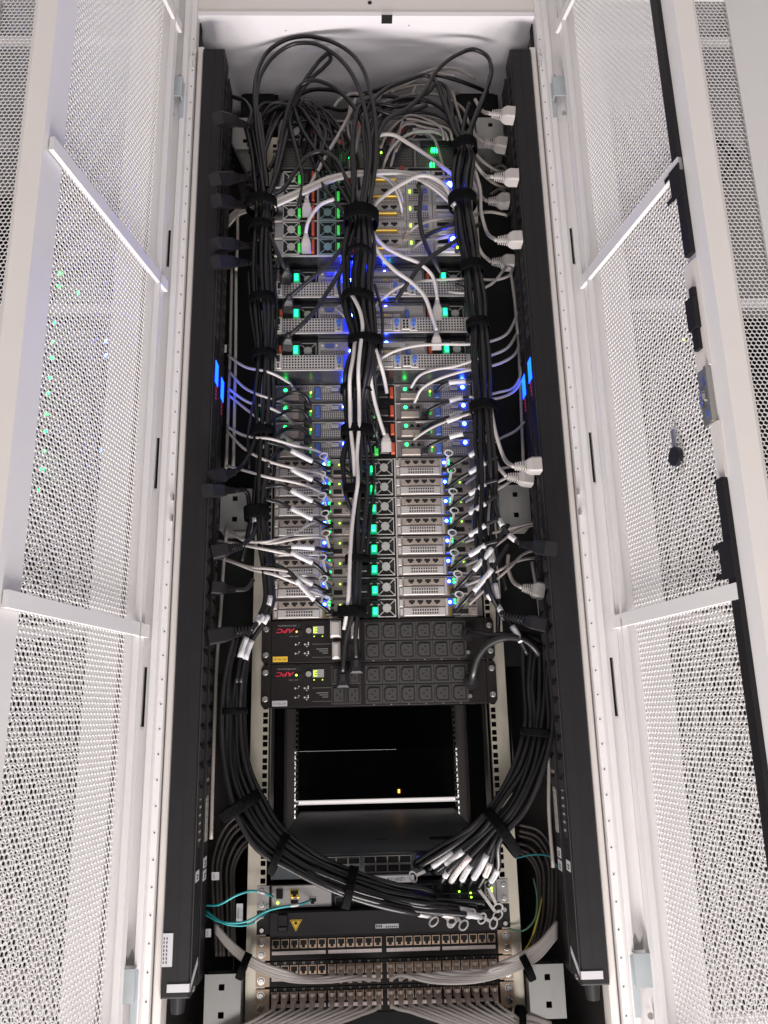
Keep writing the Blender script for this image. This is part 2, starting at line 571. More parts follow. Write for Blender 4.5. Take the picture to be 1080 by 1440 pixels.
# =============================================================================
# door leaves (parts of the cabinet)
# =============================================================================
TH = math.radians(80)
for s, hx, L, u_end in ((1, .470, .431, .352), (-1, .460, .461, .385)):
    # local frame: x along the leaf from the hinge, y = +inner side * s
    ang = math.atan2(-math.sin(TH), s * math.cos(TH))
    inn = -s            # inner side lies at local y * inn
    z0, z1 = ZB + .01, 1.47
    u_in = .030

    def frame(b):
        y0 = 0.0
        def bar(u0, u1, ya, yb, za, zb):
            b.box(u0, u1, *sorted((ya * inn, yb * inn)), za, zb)
        bar(0, u_in, -.004, .022, z0, z1)
        bar(u_end, L - .022, -.004, .020, z0, z1)
        bar(u_in, u_end, -.004, .018, z1 - .06, z1)
        bar(u_in, u_end, -.004, .018, z0, z0 + .05)
        # inner stiffener lip
        bar(u_in, u_in + .004, .018, .030, z0 + .05, z1 - .06)
    bm = MB()
    frame(bm)
    door = bm.build('door_leaf', WHITE, rack, org=np.zeros(3))
    door.location = Vector((s * hx, -.172, 0)) - Vector(ORG[rack.name])
    door.rotation_euler = (0, 0, ang)
    ORG[door.name] = np.zeros(3)
    tag(door, 'open perforated leaf carrying the latch and key' if s == 1 else 'open perforated leaf without a latch')
    part('edge_fold', CREAM, door, lambda b: b.loft([[(L - .022, .020 * inn, zz), (L, .001 * inn, zz), (L, -.004 * inn, zz), (L - .022, -.004 * inn, zz)] for zz in (z0, z1)]))
    part('perforated_sheet', MESHW, door, lambda b: hex_sheet(b, u_in - .004, u_end + .006, z0 + .045, z1 - .055, .0, .0016 * -inn))
    for zc in (1.352, .683, -.036, -.755):
        part('cross_brace', WHITE, door, lambda b: (b.box(-.004, u_end + (.024 if s == 1 else .042), *sorted((.0222 * inn, .0300 * inn)), zc - .012, zc + .012)))
    # small horizontal folds of the sheet
    if s == 1:
        # lock rod, guides, handle and latch
        part('lock_rod', BLACK, door, lambda b: (b.box(.358, .376, *sorted((.0202 * inn, .029 * inn)), .515, z1 - .02), b.box(.359, .377, *sorted((.0202 * inn, .029 * inn)), -.80, .135)))
        for zc in (.655, .012):
            part('rod_guide', BLACK, door, lambda b: (b.box(.348, .3775, *sorted((.0292 * inn, .031 * inn)), zc - .028, zc + .028),
                                                     b.box(.334, .3485, *sorted((.0292 * inn, .031 * inn)), zc + .018, zc + .026),
                                                     b.box(.334, .3485, *sorted((.0292 * inn, .031 * inn)), zc - .026, zc - .018)))
        part('handle_housing', CREAM, door, lambda b: (b.box(.344, .376, *sorted((.0203 * inn, .0235 * inn)), .318, .505), b.box(.364, .378, *sorted((.0203 * inn, .0235 * inn)), .135, .225)))
        part('handle', BLACK, door, lambda b: (b.box(.3485, .370, *sorted((.0237 * inn, .033 * inn)), .385, .440), b.box(.352, .366, *sorted((.0237 * inn, .030 * inn)), .350, .384), b.box(.360, .370, *sorted((.0237 * inn, .031 * inn)), .441, .456)))
        la = part('latch_plate', ZINC, door, lambda b: (b.box(.343, .374, *sorted((  .0205 * inn, .024 * inn)), .226, .3165), b.box(.368, .374, *sorted((.0242 * inn, .030 * inn)), .226, .3165)))
        part('cam', CHROME, la, lambda b: (b.cyl((.357, .024 * inn, .272), (0, inn, 0), .009, .006, 14), b.box(.353, .361, *sorted((.030 * inn, .033 * inn)), .252, .275)))
        part('slot', BLUET, la, lambda b: (b.box(.355, .360, *sorted((.0241 * inn, .0252 * inn)), .292, .303), b.box(.356, .361, *sorted((.0241 * inn, .0252 * inn)), .238, .248)))
    KEYDOOR = (door, inn) if s == 1 else None
    if s == 1:
        key_door, key_inn = door, inn

# key hanging on the perforated leaf
bpy.context.view_layer.update()
_dl = Matrix.Translation((.470, -.172, 0)) @ Matrix.Rotation(math.atan2(-math.sin(TH), math.cos(TH)), 4, 'Z')


def dloc(u, y, z):
    q = _dl @ Vector((u, y, z))
    return np.array(q)


kroot = thing('key', 'small steel key with a round black head hanging on the perforated leaf', 'key', dloc(.236, -.010, .263))
kx = np.array(_dl.to_3x3() @ Vector((1, 0, 0)))
kn = np.array(_dl.to_3x3() @ Vector((0, -1, 0)))


def kmesh(outline, n0, n1):
    def fn(b):
        pts = [dloc(u, 0, z) for u, z in outline]
        n = len(pts)
        vs = [p + kn * n0 for p in pts] + [p + kn * n1 for p in pts]
        b.add(vs, [tuple(range(n)), tuple(range(2 * n - 1, n - 1, -1))] + [(i, (i + 1) % n, n + (i + 1) % n, n + i) for i in range(n)])
    return fn


cz, cu = .216, .2335
part('head', PLUGB, kroot, kmesh([(cu + .0165 * math.cos(t), cz + .0165 * math.sin(t)) for t in np.linspace(0, 2 * math.pi, 18, endpoint=False)], .004, .012))
part('blade', ZINC, kroot, kmesh([(cu - .0045, cz + .014), (cu - .0045, .262), (cu, .266), (cu + .0045, .262), (cu + .0045, .25), (cu + .0035, .247), (cu + .0045, .243), (cu + .0035, .238), (cu + .0045, .233), (cu + .0045, cz + .014)], .006, .009))
part('key_ring', CHROME, kroot, lambda b: b.tube([dloc(cu + .004 + .011 * math.cos(t), -.006 - .003 * math.sin(t), cz - .02 + .011 * math.sin(t)) for t in np.linspace(0, 2 * math.pi, 20)], .0008, 5))

# =============================================================================
# neighbouring cabinets left and right (closed perforated doors)
# =============================================================================
for s in (-1, 1):
    nb = thing('server_rack', 'closed white cabinet behind the open leaf ' + ('carrying the latch' if s == 1 else 'without a latch'), 'server rack', (s * .94, -.2, ZT))
    sx = lambda a, c: sorted((s * a, s * c))
    part('door_frame', WHITE, nb, lambda b: (b.box(*sx(.476, .532), -.205, -.185, ZB, ZT), b.box(*sx(.836, 1.04), -.205, -.185, ZB, ZT), b.box(*sx(.532, .836), -.203, -.187, 1.405, ZT), b.box(*sx(.532, .836), -.203, -.187, ZB, ZB + .05)))
    ps = part('perforated_sheet', MESHW, nb, lambda b: hex_sheet(b, *sx(.528, .834), ZB + .045, 1.41, -.2, .0014))
    part('door_frame', WHITE, nb, lambda b: b.box(*sx(1.345, 1.412), -.205, -.185, ZB, ZT))
    part('perforated_sheet', MESHW, nb, lambda b: hex_sheet(b, *sx(1.036, 1.35), ZB + .045, 1.41, -.2, .0014))
    for zc in (1.29, .62, -.035, -.70):
        part('cross_brace', MESHW, nb, lambda b: b.box(*sx(.533, .835), -.198, -.188, zc - .011, zc + .011))
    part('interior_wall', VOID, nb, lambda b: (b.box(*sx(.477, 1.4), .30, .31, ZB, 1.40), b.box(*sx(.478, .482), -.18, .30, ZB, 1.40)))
    part('floor_plate', FLOORW, nb, lambda b: b.box(*sx(.477, 1.4), -.18, .30, 1.40, 1.412))
    part('mounting_rail', SILVERD, nb, lambda b: b.box(*sx(.545, .575), -.02, -.017, ZB, 1.39))
    part('cable_bundle', CABLEG2, nb, lambda b: [b.tube([(s * (.60 + .012 * k), -.06 - .01 * (k % 2), z) for z in np.linspace(-.9, 1.2, 12)], .004, 6) for k in range(4)])
    if s == 1:
        part('power_cord', CABLEB, nb, lambda b: [b.tube([at(x + o, y, -.172) for x, y in ((985, 196), (1005, 196), (1028, 203), (1040, 220), (1036, 238), (1022, 252), (1000, 262))], .004, 6) for o in (0, -14)])
    # equipment faces behind the mesh
    z = -.86
    k = 0
    part('painted_lit_back_panel', SILVER, nb, lambda b: b.box(*sx(.485, 1.38), .292, .299, .70 if s == 1 else 1.0, 1.395))  # pale colour stands in for light at this end of the interior
    while z < (.66 if s == 1 else .98):
        h = .0889 if k % 3 else .0445
        ms = [DARKG, BLACK, VOID, BLACK, VOID][(k * 2 + (s > 0)) % 5]
        sv = part('server', ms, nb, lambda b: (b.box(*sx(.60, 1.05), .0 + .02 * (k % 2), .28, z + .002, z + h - .002)))
        if k % 2 == 0:
            part('grille', SILVERD, sv, lambda b: b.lattice(*sx(.66, .78), z + .006, z + h - .006, -.004, 14, 4, .6))
        k += 1
        z += h
    if s == -1:
        pts = [(85, 385), (83, 403), (77, 455), (75, 481), (73, 504), (71, 531), (69, 553), (66, 582), (64, 606), (62, 634), (60, 660), (55, 690), (150, 480), (150, 500), (145, 633), (144, 657), (110, 412)]
        for i, (x, y) in enumerate(pts):
            p = at(x, y, -.03)
            part('indicator', L_GREEN if x < 100 or x == 110 else L_BLUE, nb, lambda b: b.box(p[0] - .0035, p[0] + .0035, -.034, -.028, p[2] - .003, p[2] + .003))
    else:
        for x, y, mm in ((962, 477, L_LIME), (1045, 487, L_AMB)):
            p = at(x, y, -.03)
            part('indicator', mm, nb, lambda b: b.box(p[0] - .0022, p[0] + .0022, -.034, -.028, p[2] - .0022, p[2] + .0022))
# =============================================================================
# equipment helpers
# =============================================================================
UH = .04445


def fan_part(parent, cx, cz, r, y, hub=HUB):
    fb = part('fan_housing', VOID, parent, lambda b: b.box(cx - r * 1.15, cx + r * 1.15, y, y + .004, cz - r * 1.15, cz + r * 1.15))

    def guard(b):
        b.smooth = False
        b.cyl((cx, y - .0002, cz), (0, -1, 0), r * .55, .0025, 16)
        for k in range(4):
            t = math.pi / 4 + k * math.pi / 2
            c, s_ = math.cos(t), math.sin(t)
            w_ = r * .055
            p0, p1 = r * .5, r * 1.45
            q = [(cx + c * p0 - s_ * w_, cz + s_ * p0 + c * w_), (cx + c * p0 + s_ * w_, cz + s_ * p0 - c * w_), (cx + c * p1 + s_ * w_, cz + s_ * p1 - c * w_), (cx + c * p1 - s_ * w_, cz + s_ * p1 + c * w_)]
            b.prism(q, y - .0014, y - .0004)
        o = r * 1.16
        for xa, xb, za, zb in ((-o, o, o - .0016, o), (-o, o, -o, -o + .0016), (-o, -o + .0016, -o + .0016, o - .0016), (o - .0016, o, -o + .0016, o - .0016)):
            b.box(cx + xa, cx + xb, y - .0018, y + .001, cz + za, cz + zb)
        for i in (-1, 1):
            for j in (-1, 1):
                b.cyl((cx + i * o * .86, y - .0016, cz + j * o * .86), (0, -1, 0), r * .13, .0016, 8)
    part('fan_guard', hub, fb, guard)


def led(parent, x, z, y, r, m_, name='indicator'):
    part(name, m_, parent, lambda b: b.cyl((x, y + .001, z), (0, -1, 0), r, .0022, 10, r * .7))


def grille(parent, x0, x1, z0, z1, y, nx, nz, m_=SILVER, fill=.55, back=True, name='grille'):
    def fn(b):
        b.lattice(x0, x1, z0, z1, y - .0008, nx, nz, fill)
        if back:
            b.mi = 1
            b.box(x0, x1, y - .0004, y - .0001, z0, z1)
    return part(name, [m_, VOID], parent, fn)


def rj45(parent, x, z, y, w=.0125, h=.0105, m_=TANM, key=1):
    """framed jack opening with its stepped key slot"""
    def fn(b):
        a, c = w / 2, h / 2
        f = .0012
        b.mi = 0
        b.box(x - a, x - a + f, y - .0012, y + .002, z - c, z + c)
        b.box(x + a - f, x + a, y - .0012, y + .002, z - c, z + c)
        b.box(x - a + f, x + a - f, y - .0012, y + .002, z + c - f, z + c)
        b.box(x - a + f, x + a - f, y - .0012, y + .002, z - c, z - c + f)
        b.mi = 1
        b.box(x - a + f, x + a - f, y - .0004, y - .0001, z - c + f, z + c - f)
        b.mi = 0
        k = -key
        zz = z - c + f if key > 0 else z + c - f
        b.box(x - a + f, x - a * .42, y - .001, y - .0005, *sorted((zz, zz + key * h * .28)))
        b.box(x + a * .42, x + a - f, y - .001, y - .0005, *sorted((zz, zz + key * h * .28)))
    return part('port', [m_, VOID], parent, fn)


def chassis(parent, w, h, y0, depth, m_, z=0.0, name='chassis'):
    return part(name, m_, parent, lambda b: b.box(-w, w, y0, y0 + depth, z + .0006, z + h - .0006))


def sock(parent, x, z, y, w=.022, h=.017):
    return part('power_inlet', PLUGB, parent, lambda b: (b.box(x - w / 2, x + w / 2, y - .006, y + .002, z - h / 2, z + h / 2, .002)))


# ---- node chassis next to the rack power units (four of them) -----------------------
def make_e():
    t = thing('server', 'x', 'server')
    chassis(t, .2222, 2 * UH, .004, .70, SILVERD)
    part('frame_edge', SILVER, t, lambda b: (b.box(-.2222, .2222, -.001, .0035, 2 * UH - .0022, 2 * UH - .0008), b.box(-.052, -.049, -.001, .0035, .001, 2 * UH - .0025), b.box(.0425, .0455, -.001, .0035, .001, 2 * UH - .0025)))
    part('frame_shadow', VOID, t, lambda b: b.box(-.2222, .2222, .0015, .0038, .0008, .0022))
    nd = None
    for col in (0, 1):
        for row in (0, 1):
            ox, oz = -.2205 + .2655 * col, row * UH
            if nd is None:
                nd = part('node', TANM, t, lambda b: b.box(ox, ox + .166, .0005, .0038, oz + .003, oz + UH - .0025))
                n_, x, z = nd, ox, oz
                part('bracket', TANM, n_, lambda b: b.box(x + .012, x + .098, -.0025, .0004, z + .0245, z + .0405, .0008))
                part('bracket', SILVER, n_, lambda b: b.box(x + .010, x + .098, -.0035, .0004, z + .0045, z + .0225, .0012))
                part('bracket_end', SILVER, n_, lambda b: (b.box(x + .0985, x + .1035, -.002, .0004, z + .0045, z + .040)))
                part('bracket_tab', SILVER, n_, lambda b: (b.box(x + .001, x + .0085, -.003, .0004, z + .024, z + .040, .001), b.box(x + .0025, x + .0085, -.002, .0004, z + .006, z + .020)))
                for k in range(4):
                    rj45(n_, x + .0275 + .0178 * k, z + .0335, -.0026, .0150, .0118)
                grille(n_, x + .0275, x + .084, z + .0070, z + .0200, -.0037, 11, 2, SILVER, .62)
                grille(n_, x + .1065, x + .1135, z + .004, z + .0225, -.001, 3, 5, GOLD, .5)
                led(n_, x + .1085, z + .033, -.001, .0035, L_BLUE, 'spill_lamp')
                part('lamp_panel', BLUEP, n_, lambda b: b.box(x + .1045, x + .1145, -.0002, .0004, z + .0255, z + .0415))
                part('port_panel', TANM, n_, lambda b: b.box(x + .118, x + .165, -.003, .0004, z + .0045, z + .021, .0006))
                part('transceiver_cage', VOID, n_, lambda b: b.box(x + .1285, x + .1465, -.0042, -.0031, z + .0075, z + .0175))
                part('transceiver_cage', VOID, n_, lambda b: (b.box(x + .1215, x + .1285, -.0015, .0004, z + .028, z + .0335)))
                part('transceiver_cage', DARKG, n_, lambda b: (b.box(x + .1475, x + .163, -.0025, .0004, z + .0275, z + .0335)))
                part('screw', CHROME, n_, lambda b: b.cyl((x + .1575, -.003, z + .0125), (0, -1, 0), .0028, .0014, 8))
                led(n_, x + .1205, z + .0125, -.0034, .0022, L_GREEN)
                led(n_, x + .119, z + .031, -.001, .0020, L_GREEN)
                led(n_, x + .119, z + .0375, -.001, .0018, L_GREEN)
                led(n_, x + .1415, z + .031, -.001, .0017, L_LIME)
                grille(n_, x + .117, x + .165, z + .0008, z + .0042, -.001, 14, 1, TANM, .5)
            else:
                copy_tree(nd, t, (ox + .2205, 0, oz))
    for row in (0, 1):
        z = row * UH
        p = part('power_supply', BLACK, t, lambda b: b.box(-.0485, .042, .0005, .0038, z + .002, z + UH - .001))
        fan_part(p, .0195, z + UH / 2, .0165, -.0025)
        part('lever_core', L_TEAL, p, lambda b: b.box(-.0098, -.0016, -.0185, -.0162, z + .0085, z + .0215, .001))
        part('release_lever', L_TEALD, p, lambda b: b.loft([[(-.0120, -.016, z + .006), (.0005, -.016, z + .006), (-.0005, -.016, z + .0235), (-.0105, -.016, z + .0235)], [(-.0125, .0004, z + .005), (.001, .0004, z + .005), (.001, .0004, z + .025), (-.0125, .0004, z + .025)]]))
        part('lever_bar', PLUGB, p, lambda b: b.box(-.016, .006, -.014, -.0005, z + .0275, z + .036, .002))
        sock(p, -.032, z + .02, -.001)
        part('release_tab', ORANGE, p, lambda b: b.box(-.0475, -.0425, -.006, .0004, z + .012, z + .030))
    return t


eproto = make_e()
elab = ['two-row node server touching the power unit with the yellow sticker',
        'second two-row node server from the yellow-stickered power unit',
        'third two-row node server from the yellow-stickered power unit',
        'two-row node server touching the blue-tabbed node servers']
for k in range(4):
    o = eproto if k == 0 else copy_tree(eproto)
    o.location = (0, 0, 2 * UH * k)
    tag(o, elab[k] + ', glowing green levers', 'server', 'node servers with glowing green levers')


# ---- node chassis with blue tabs (two of them) ------------------------------------------
def make_d():
    t = thing('server', 'x', 'server')
    chassis(t, .2222, 2 * UH, .004, .70, SILVERD)
    part('frame_edge', SILVER, t, lambda b: (b.box(-.2222, .2222, -.001, .0035, 2 * UH - .002, 2 * UH - .0008), b.box(-.0505, -.048, -.001, .0035, .001, 2 * UH - .0025), b.box(.0475, .05, -.001, .0035, .001, 2 * UH - .0025)))
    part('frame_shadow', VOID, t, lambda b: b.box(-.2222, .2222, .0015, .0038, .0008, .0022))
    nd = None
    for col in (0, 1):
        for row in (0, 1):
            ox, oz = -.2205 + .2616 * col + (.009 if col else 0), row * UH
            if nd is None:
                nd = part('node', SILVERD, t, lambda b: b.box(ox, ox + .164, .0005, .0038, oz + .003, oz + UH - .0025))
                n_, x, z = nd, ox, oz
                part('latch_rail', SILVER, n_, lambda b: (b.box(x, x + .164, -.002, .0004, z + UH - .0045, z + UH - .0026), b.box(x + .112, x + .126, -.004, .0004, z + UH - .0075, z + UH - .0047)))
                part('cage_block', TANM, n_, lambda b: (b.box(x + .0105, x + .052, -.006, .0004, z + .0055, z + .021, .001)))
                part('cage_block', SILVERD, n_, lambda b: (b.box(x + .0105, x + .056, -.003, .0004, z + .0225, z + .039)))
                for k in range(2):
                    rj45(n_, x + .0345 + .0145 * k, z + .031, -.0032, .0125, .0115, SILVERD, -1)
                led(n_, x + .0215, z + .031, -.0034, .0042, L_GREEN)
                led(n_, x + .0785, z + .026, -.001, .0022, L_LIME)
                part('lit_button', L_GTAB, n_, lambda b: b.box(x + .0755, x + .0795, -.0022, .0004, z + .014, z + .0225))
                grille(n_, x + .060, x + .0855, z + .027, z + .0385, -.0008, 5, 3, SILVER, .5)
                part('touch_tab', BLUET, n_, lambda b: b.box(x + .088, x + .1, -.0055, .0004, z + .0085, z + .0375, .0015))
                grille(n_, x + .1025, x + .1565, z + .006, z + .023, -.0015, 12, 4, SILVER, .6)
                grille(n_, x + .1025, x + .123, z + .0245, z + .037, -.0015, 4, 3, SILVER, .45)
                lb = part('sticker', PAPER, n_, lambda b: b.box(x + .1245, x + .1405, -.0022, -.0005, z + .029, z + .0365))
                part('print', INKG, lb, lambda b: b.box(x + .127, x + .138, -.0024, -.0023, z + .032, z + .0335))
                led(n_, x + .1530, z + .035, -.002, .0042, L_BLUE, 'spill_lamp')
                part('lamp_panel', BLUEP, n_, lambda b: b.box(x + .1470, x + .1595, -.0004, .0004, z + .027, z + .041))
            else:
                copy_tree(nd, t, (ox + .2205, 0, oz))
    for row in (0, 1):
        z = row * UH
        p = part('power_supply', BLACK, t, lambda b: b.box(-.0475, .047, .0005, .0038, z + .002, z + UH - .001))
        fan_part(p, -.015, z + UH / 2, .0150, -.0015)
        part('release_tab', ORANGE, p, lambda b: b.box(.0365, .0445, -.010, .0004, z + .009, z + .034, .001))
        part('lit_tab', L_GTAB, p, lambda b: b.box(-.0005, .008, -.010, .0004, z + .006, z + .026, .001))
        sock(p, .022, z + .018, -.001)
    return t


dproto = make_d()
for k, q in enumerate(('blue-tabbed node server touching the green-levered node servers', 'blue-tabbed node server facing the overhang of the wide vented servers')):
    o = dproto if k == 0 else copy_tree(dproto)
    o.location = (0, 0, 8 * UH + 2 * UH * k)
    tag(o, q, 'server', 'node servers with blue tabs')


# ---- wide vented servers (three) --------------------------------------------------------
def make_c():
    t = thing('server', 'x', 'server')
    chassis(t, .2175, 2 * UH, .024, .70, LID)
    part('lower_deck', LID, t, lambda b: b.box(-.2175, .2175, .0016, .0238, .0008, .037))
    part('deck_face', SILVER, t, lambda b: b.box(-.2175, .2175, .0008, .0015, .0008, .037))
    part('deck_lip', SILVER, t, lambda b: b.box(-.2175, .2175, -.002, .0006, .0008, .0028))
    hd = .0375
    # rear panels with vents
    grille(t, -.199, -.084, .004, .036, -.0015, 18, 5, SILVER, .62)
    grille(t, .097, .205, .004, .036, -.0015, 17, 5, SILVER, .62)
    p = part('service_port', SILVER, t, lambda b: b.box(-.2145, -.2005, -.0045, .0008, .004, .040, .001))
    part('opening', VOID, p, lambda b: (b.box(-.2115, -.2045, -.0052, -.0046, .021, .036)))
    part('screw', VOID, p, lambda b: (b.cyl((-.208, -.0046, .0145), (0, -1, 0), .0022, .0006, 8)))
    part('screw', VOID, p, lambda b: (b.cyl((-.208, -.0046, .0085), (0, -1, 0), .0022, .0006, 8)))
    for xx in (-.0755, .053, .0905):
        p = part('thumb_plate', SILVER, t, lambda b: b.box(xx - .009, xx + .0085, -.003, .0008, .004, .036, .001))
        part('thumbscrew', BLUET, p, lambda b: (b.cyl((xx, -.003, .025), (0, -1, 0), .0055, .009, 12)))
        part('thumbscrew', BLUET, p, lambda b: (b.cyl((xx, -.003, .0175), (0, -1, 0), .0035, .004, 10)))
        part('screw', VOID, p, lambda b: b.cyl((xx, -.003, .009), (0, -1, 0), .002, .0006, 8))
    part('riser_bay', L_HAZE, t, lambda b: b.box(-.0655, -.050, -.003, .0007, .004, .036, .001))  # the bay's glow imitates blue light falling on it
    # card brackets in the middle
    for k, zz in enumerate((.006, .0205)):
        c = part('card_bracket', SILVER, t, lambda b: b.box(-.045, .043, -.0035, .0008, zz, zz + .0125, .0008))
        grille(c, .004 - .012 * k, .040, zz + .002, zz + .0105, -.0040, 10, 2, SILVER, .55)
        part('jack', VOID, c, lambda b: (b.box(-.04, -.022, -.0043, -.0036, zz + .003, zz + .010)))
    p = part('vent_module', SILVER, t, lambda b: b.box(.0635, .083, -.006, .0008, .006, .033, .001))
    for i in range(2):
        for j in range(3):
            part('vent_hole', VOID, p, lambda b: b.box(.0665 + .0075 * i, .0715 + .0075 * i, -.0066, -.0061, .0095 + .0075 * j, .0145 + .0075 * j))
    # upper recessed zone with the power supplies
    yu = .0238
    for xx, sgn in ((-.145, 1), (.187, 1)):
        q = part('power_supply', BLACK, t, lambda b: b.box(xx - .066, xx + .022, yu - .002, yu + .0, .039, .0875))
        fan_part(q, xx, .0565, .0165, yu - .005)
        part('lit_lever', L_TEALD, q, lambda b: b.box(xx - .0315, xx - .0185, -.003, yu - .0022, .0395, .0610, .002))
        part('lever_core', L_TEAL, q, lambda b: b.box(xx - .0290, xx - .0210, -.0055, -.0032, .0425, .0580, .001))
        part('lever_bar', PLUGB, q, lambda b: b.box(xx - .035, xx - .014, .002, yu - .0022, .0605, .074, .002))
        part('release_tab', ORANGE, q, lambda b: b.box(xx - .0635, xx - .056, .008, yu - .0022, .042, .066, .001))
    q = part('port_panel', SILVER, t, lambda b: b.box(-.1205, -.052, yu - .004, yu, .039, .078))
    v = part('display_port', SILVER, q, lambda b: b.box(-.118, -.075, yu - .007, yu - .0042, .058, .0745, .001))
    part('socket', BLUEP, v, lambda b: b.prism([(-.106, .0625), (-.088, .0625), (-.086, .0705), (-.108, .0705)], yu - .012, yu - .0072))
    for xs in (-.112, -.081):
        part('screw', CHROME, v, lambda b: b.cyl((xs, yu - .0071, .0665), (0, -1, 0), .0025, .004, 8))
    grille(q, -.1165, -.062, .041, .056, yu - .0052, 10, 3, SILVER, .55)
    q = part('riser_panel', SILVER, t, lambda b: b.box(-.045, .115, yu - .004, yu, .039, .0785))
    c = part('card_bracket', SILVER, q, lambda b: b.box(-.043, .062, yu - .014, yu - .0042, .042, .054, .001))
    c = part('card_bracket', SILVER, q, lambda b: b.box(-.043, .072, yu - .018, yu - .0042, .059, .070, .001))
    grille(q, .004, .048, .044, .0525, yu - .0148, 8, 2, SILVER, .5)
    part('blue_latch', BLUET, q, lambda b: b.box(.0735, .0815, yu - .020, yu - .0042, .040, .060, .002))
    part('amber_port', GOLD, q, lambda b: b.box(.0265, .034, yu - .0165, yu - .0149, .0455, .051))
    led(q, -.0495, .056, yu - .004, .0045, L_BLUE2, 'spill_lamp')
    led(q, .0425, .0735, yu - .0045, .0016, L_GREEN)
    led(q, .030, .0765, yu - .0045, .0035, L_BLUE2, 'spill_lamp')  # added behind the overhang, only to spill blue light
    return t


cproto = make_c()
for k, q in enumerate(('wide vented silver server overhanging the blue-tabbed node servers', 'middle one of the three wide vented silver servers', 'wide vented silver server touching the five thin servers')):
    o = cproto if k == 0 else copy_tree(cproto)
    o.location = (0, -.075, 12 * UH + 2 * UH * k)
    tag(o, q, 'server', 'wide vented servers')


# ---- five thin servers ----------------------------------------------------------------
def make_b():
    t = thing('server', 'x', 'server')
    chassis(t, .2175, UH, .004, .72, LID)
    part('frame_edge', SILVER, t, lambda b: b.box(-.2175, .2175, -.0015, .0035, .0006, .0024))
    zc = UH / 2
    for xx, tb in ((-.180, -.1625), (-.098, -.0745)):
        q = part('power_supply', BLACK, t, lambda b: b.box(xx - .020, xx + .058, .0005, .0038, .003, UH - .001))
        fan_part(q, xx, zc, .0165, -.002, TEALM if xx > -.12 else HUB)
        part('lit_tab', L_GTAB, q, lambda b: b.box(tb - .0022, tb + .0038, -.010, .0004, .009, .028, .001))
        sock(q, tb + .013, zc, -.001, .018, .026)
        part('release_tab', ORANGE, q, lambda b: b.box(tb + .0285, tb + .0345, -.008, .0004, .006, .039, .001))
    part('divider', SILVER, t, lambda b: b.box(-.1215, -.1185, -.004, .0038, .003, UH - .001))
    q = part('port_panel', SILVER, t, lambda b: b.box(-.030, .080, -.0015, .0038, .003, UH - .001))
    for k in range(2):
        rj45(q, .032 + .0205 * k, .0345, -.0022, .0175, .0125, SILVER)
    part('status_strip', PAPER, q, lambda b: b.box(.0415, .0435, -.0035, -.0016, .029, .0395))
    grille(q, .018, .078, .021, .0275, -.0022, 11, 2, SILVER, .5)
    part('contact_bar', GOLD, q, lambda b: b.box(.0, .060, -.011, -.0016, .0125, .0185, .002))
    grille(q, .004, .076, .0035, .0115, -.0022, 14, 2, SILVER, .55)
    q = part('fan_panel', SILVER, t, lambda b: b.box(.082, .140, -.0015, .0038, .003, UH - .001))
    grille(q, .087, .132, .0055, .0205, -.0022, 9, 3, SILVER, .6)
    part('socket_block', SILVERD, q, lambda b: (b.box(.098, .113, -.003, -.0016, .0245, .0395, .0008)))
    part('usb_slot', VOID, q, lambda b: (b.box(.0995, .1115, -.0036, -.0031, .0335, .0375)))
    part('usb_slot', VOID, q, lambda b: (b.box(.0995, .1115, -.0036, -.0031, .0265, .0305)))
    part('lit_tab', L_LIME, q, lambda b: b.box(.0885, .0915, -.0028, -.0016, .028, .036))
    part('blue_socket', BLUEP, q, lambda b: b.box(.118, .130, -.007, -.0016, .028, .037, .001))
    q = part('slot_panel', SILVER, t, lambda b: b.box(.142, .2165, -.0015, .0038, .003, UH - .001))
    part('slot_cover', PAPER, q, lambda b: b.box(.150, .192, -.0055, -.0016, .005, .0175, .002))
    part('slot_bar', SILVER, q, lambda b: b.box(.146, .200, -.009, -.0016, .0200, .0255, .001))
    part('display_port', VOID, q, lambda b: b.box(.150, .178, -.004, -.0016, .0295, .0385))
    return t


bproto = make_b()
bl = ['thin server touching the wide vented servers', 'second thin server from the wide vented servers', 'middle one of the five thin servers', 'second thin server from the honeycomb storage unit', 'thin server touching the honeycomb storage unit']
for k in range(5):
    o = bproto if k == 0 else copy_tree(bproto)
    o.location = (0, -.10, 18 * UH + UH * k)
    tag(o, bl[k], 'server', 'five thin servers')

# blue and green lamps among the thin servers; two blue ones added for spill
for i, (px, py, Y, r, m_, lab) in enumerate(((487, 366, -.112, .009, L_BLUE2, 'bright blue lamp beside the thick central cable trunk'),
                                             (637, 337, -.122, .006, L_BLUE2, 'added blue spill lamp beside the thin servers and trunk of cords'),
                                             (632, 260, -.120, .007, L_BLUE2, 'added blue spill lamp by the pale loop at the honeycomb unit'),
                                             (643, 349, -.12, .0028, L_LIME, 'tiny lime lamp at the corner of a thin server'))):
    p = at(px, py, Y)
    L = thing('indicator_or_spill_lamp', lab, 'lamp', p)
    part('lens', m_, L, lambda b: b.cyl(p, (0, -1, 0), r, .006, 12, r * .6))
    part('bezel', L_HAZE if i < 3 else DARKG, L, lambda b: b.ring((p[0], p[2]), r * 1.05, r * 1.6, p[1] - .002, p[1] + .014, 14))  # bezels of the blue lamps glow too, imitating light on plastic


# ---- honeycomb storage units ----------------------------------------------------------
def hexgrille(parent, x0, x1, z0, z1, y, p, m_):
    def fn(b):
        hex_sheet(b, x0, x1, z0, z1, y, 0, p, .40)
        b.mi = 1
        b.box(x0, x1, y + .0008, y + .0014, z0, z1)
    part('honeycomb_grille', [m_, VOID], parent, fn)


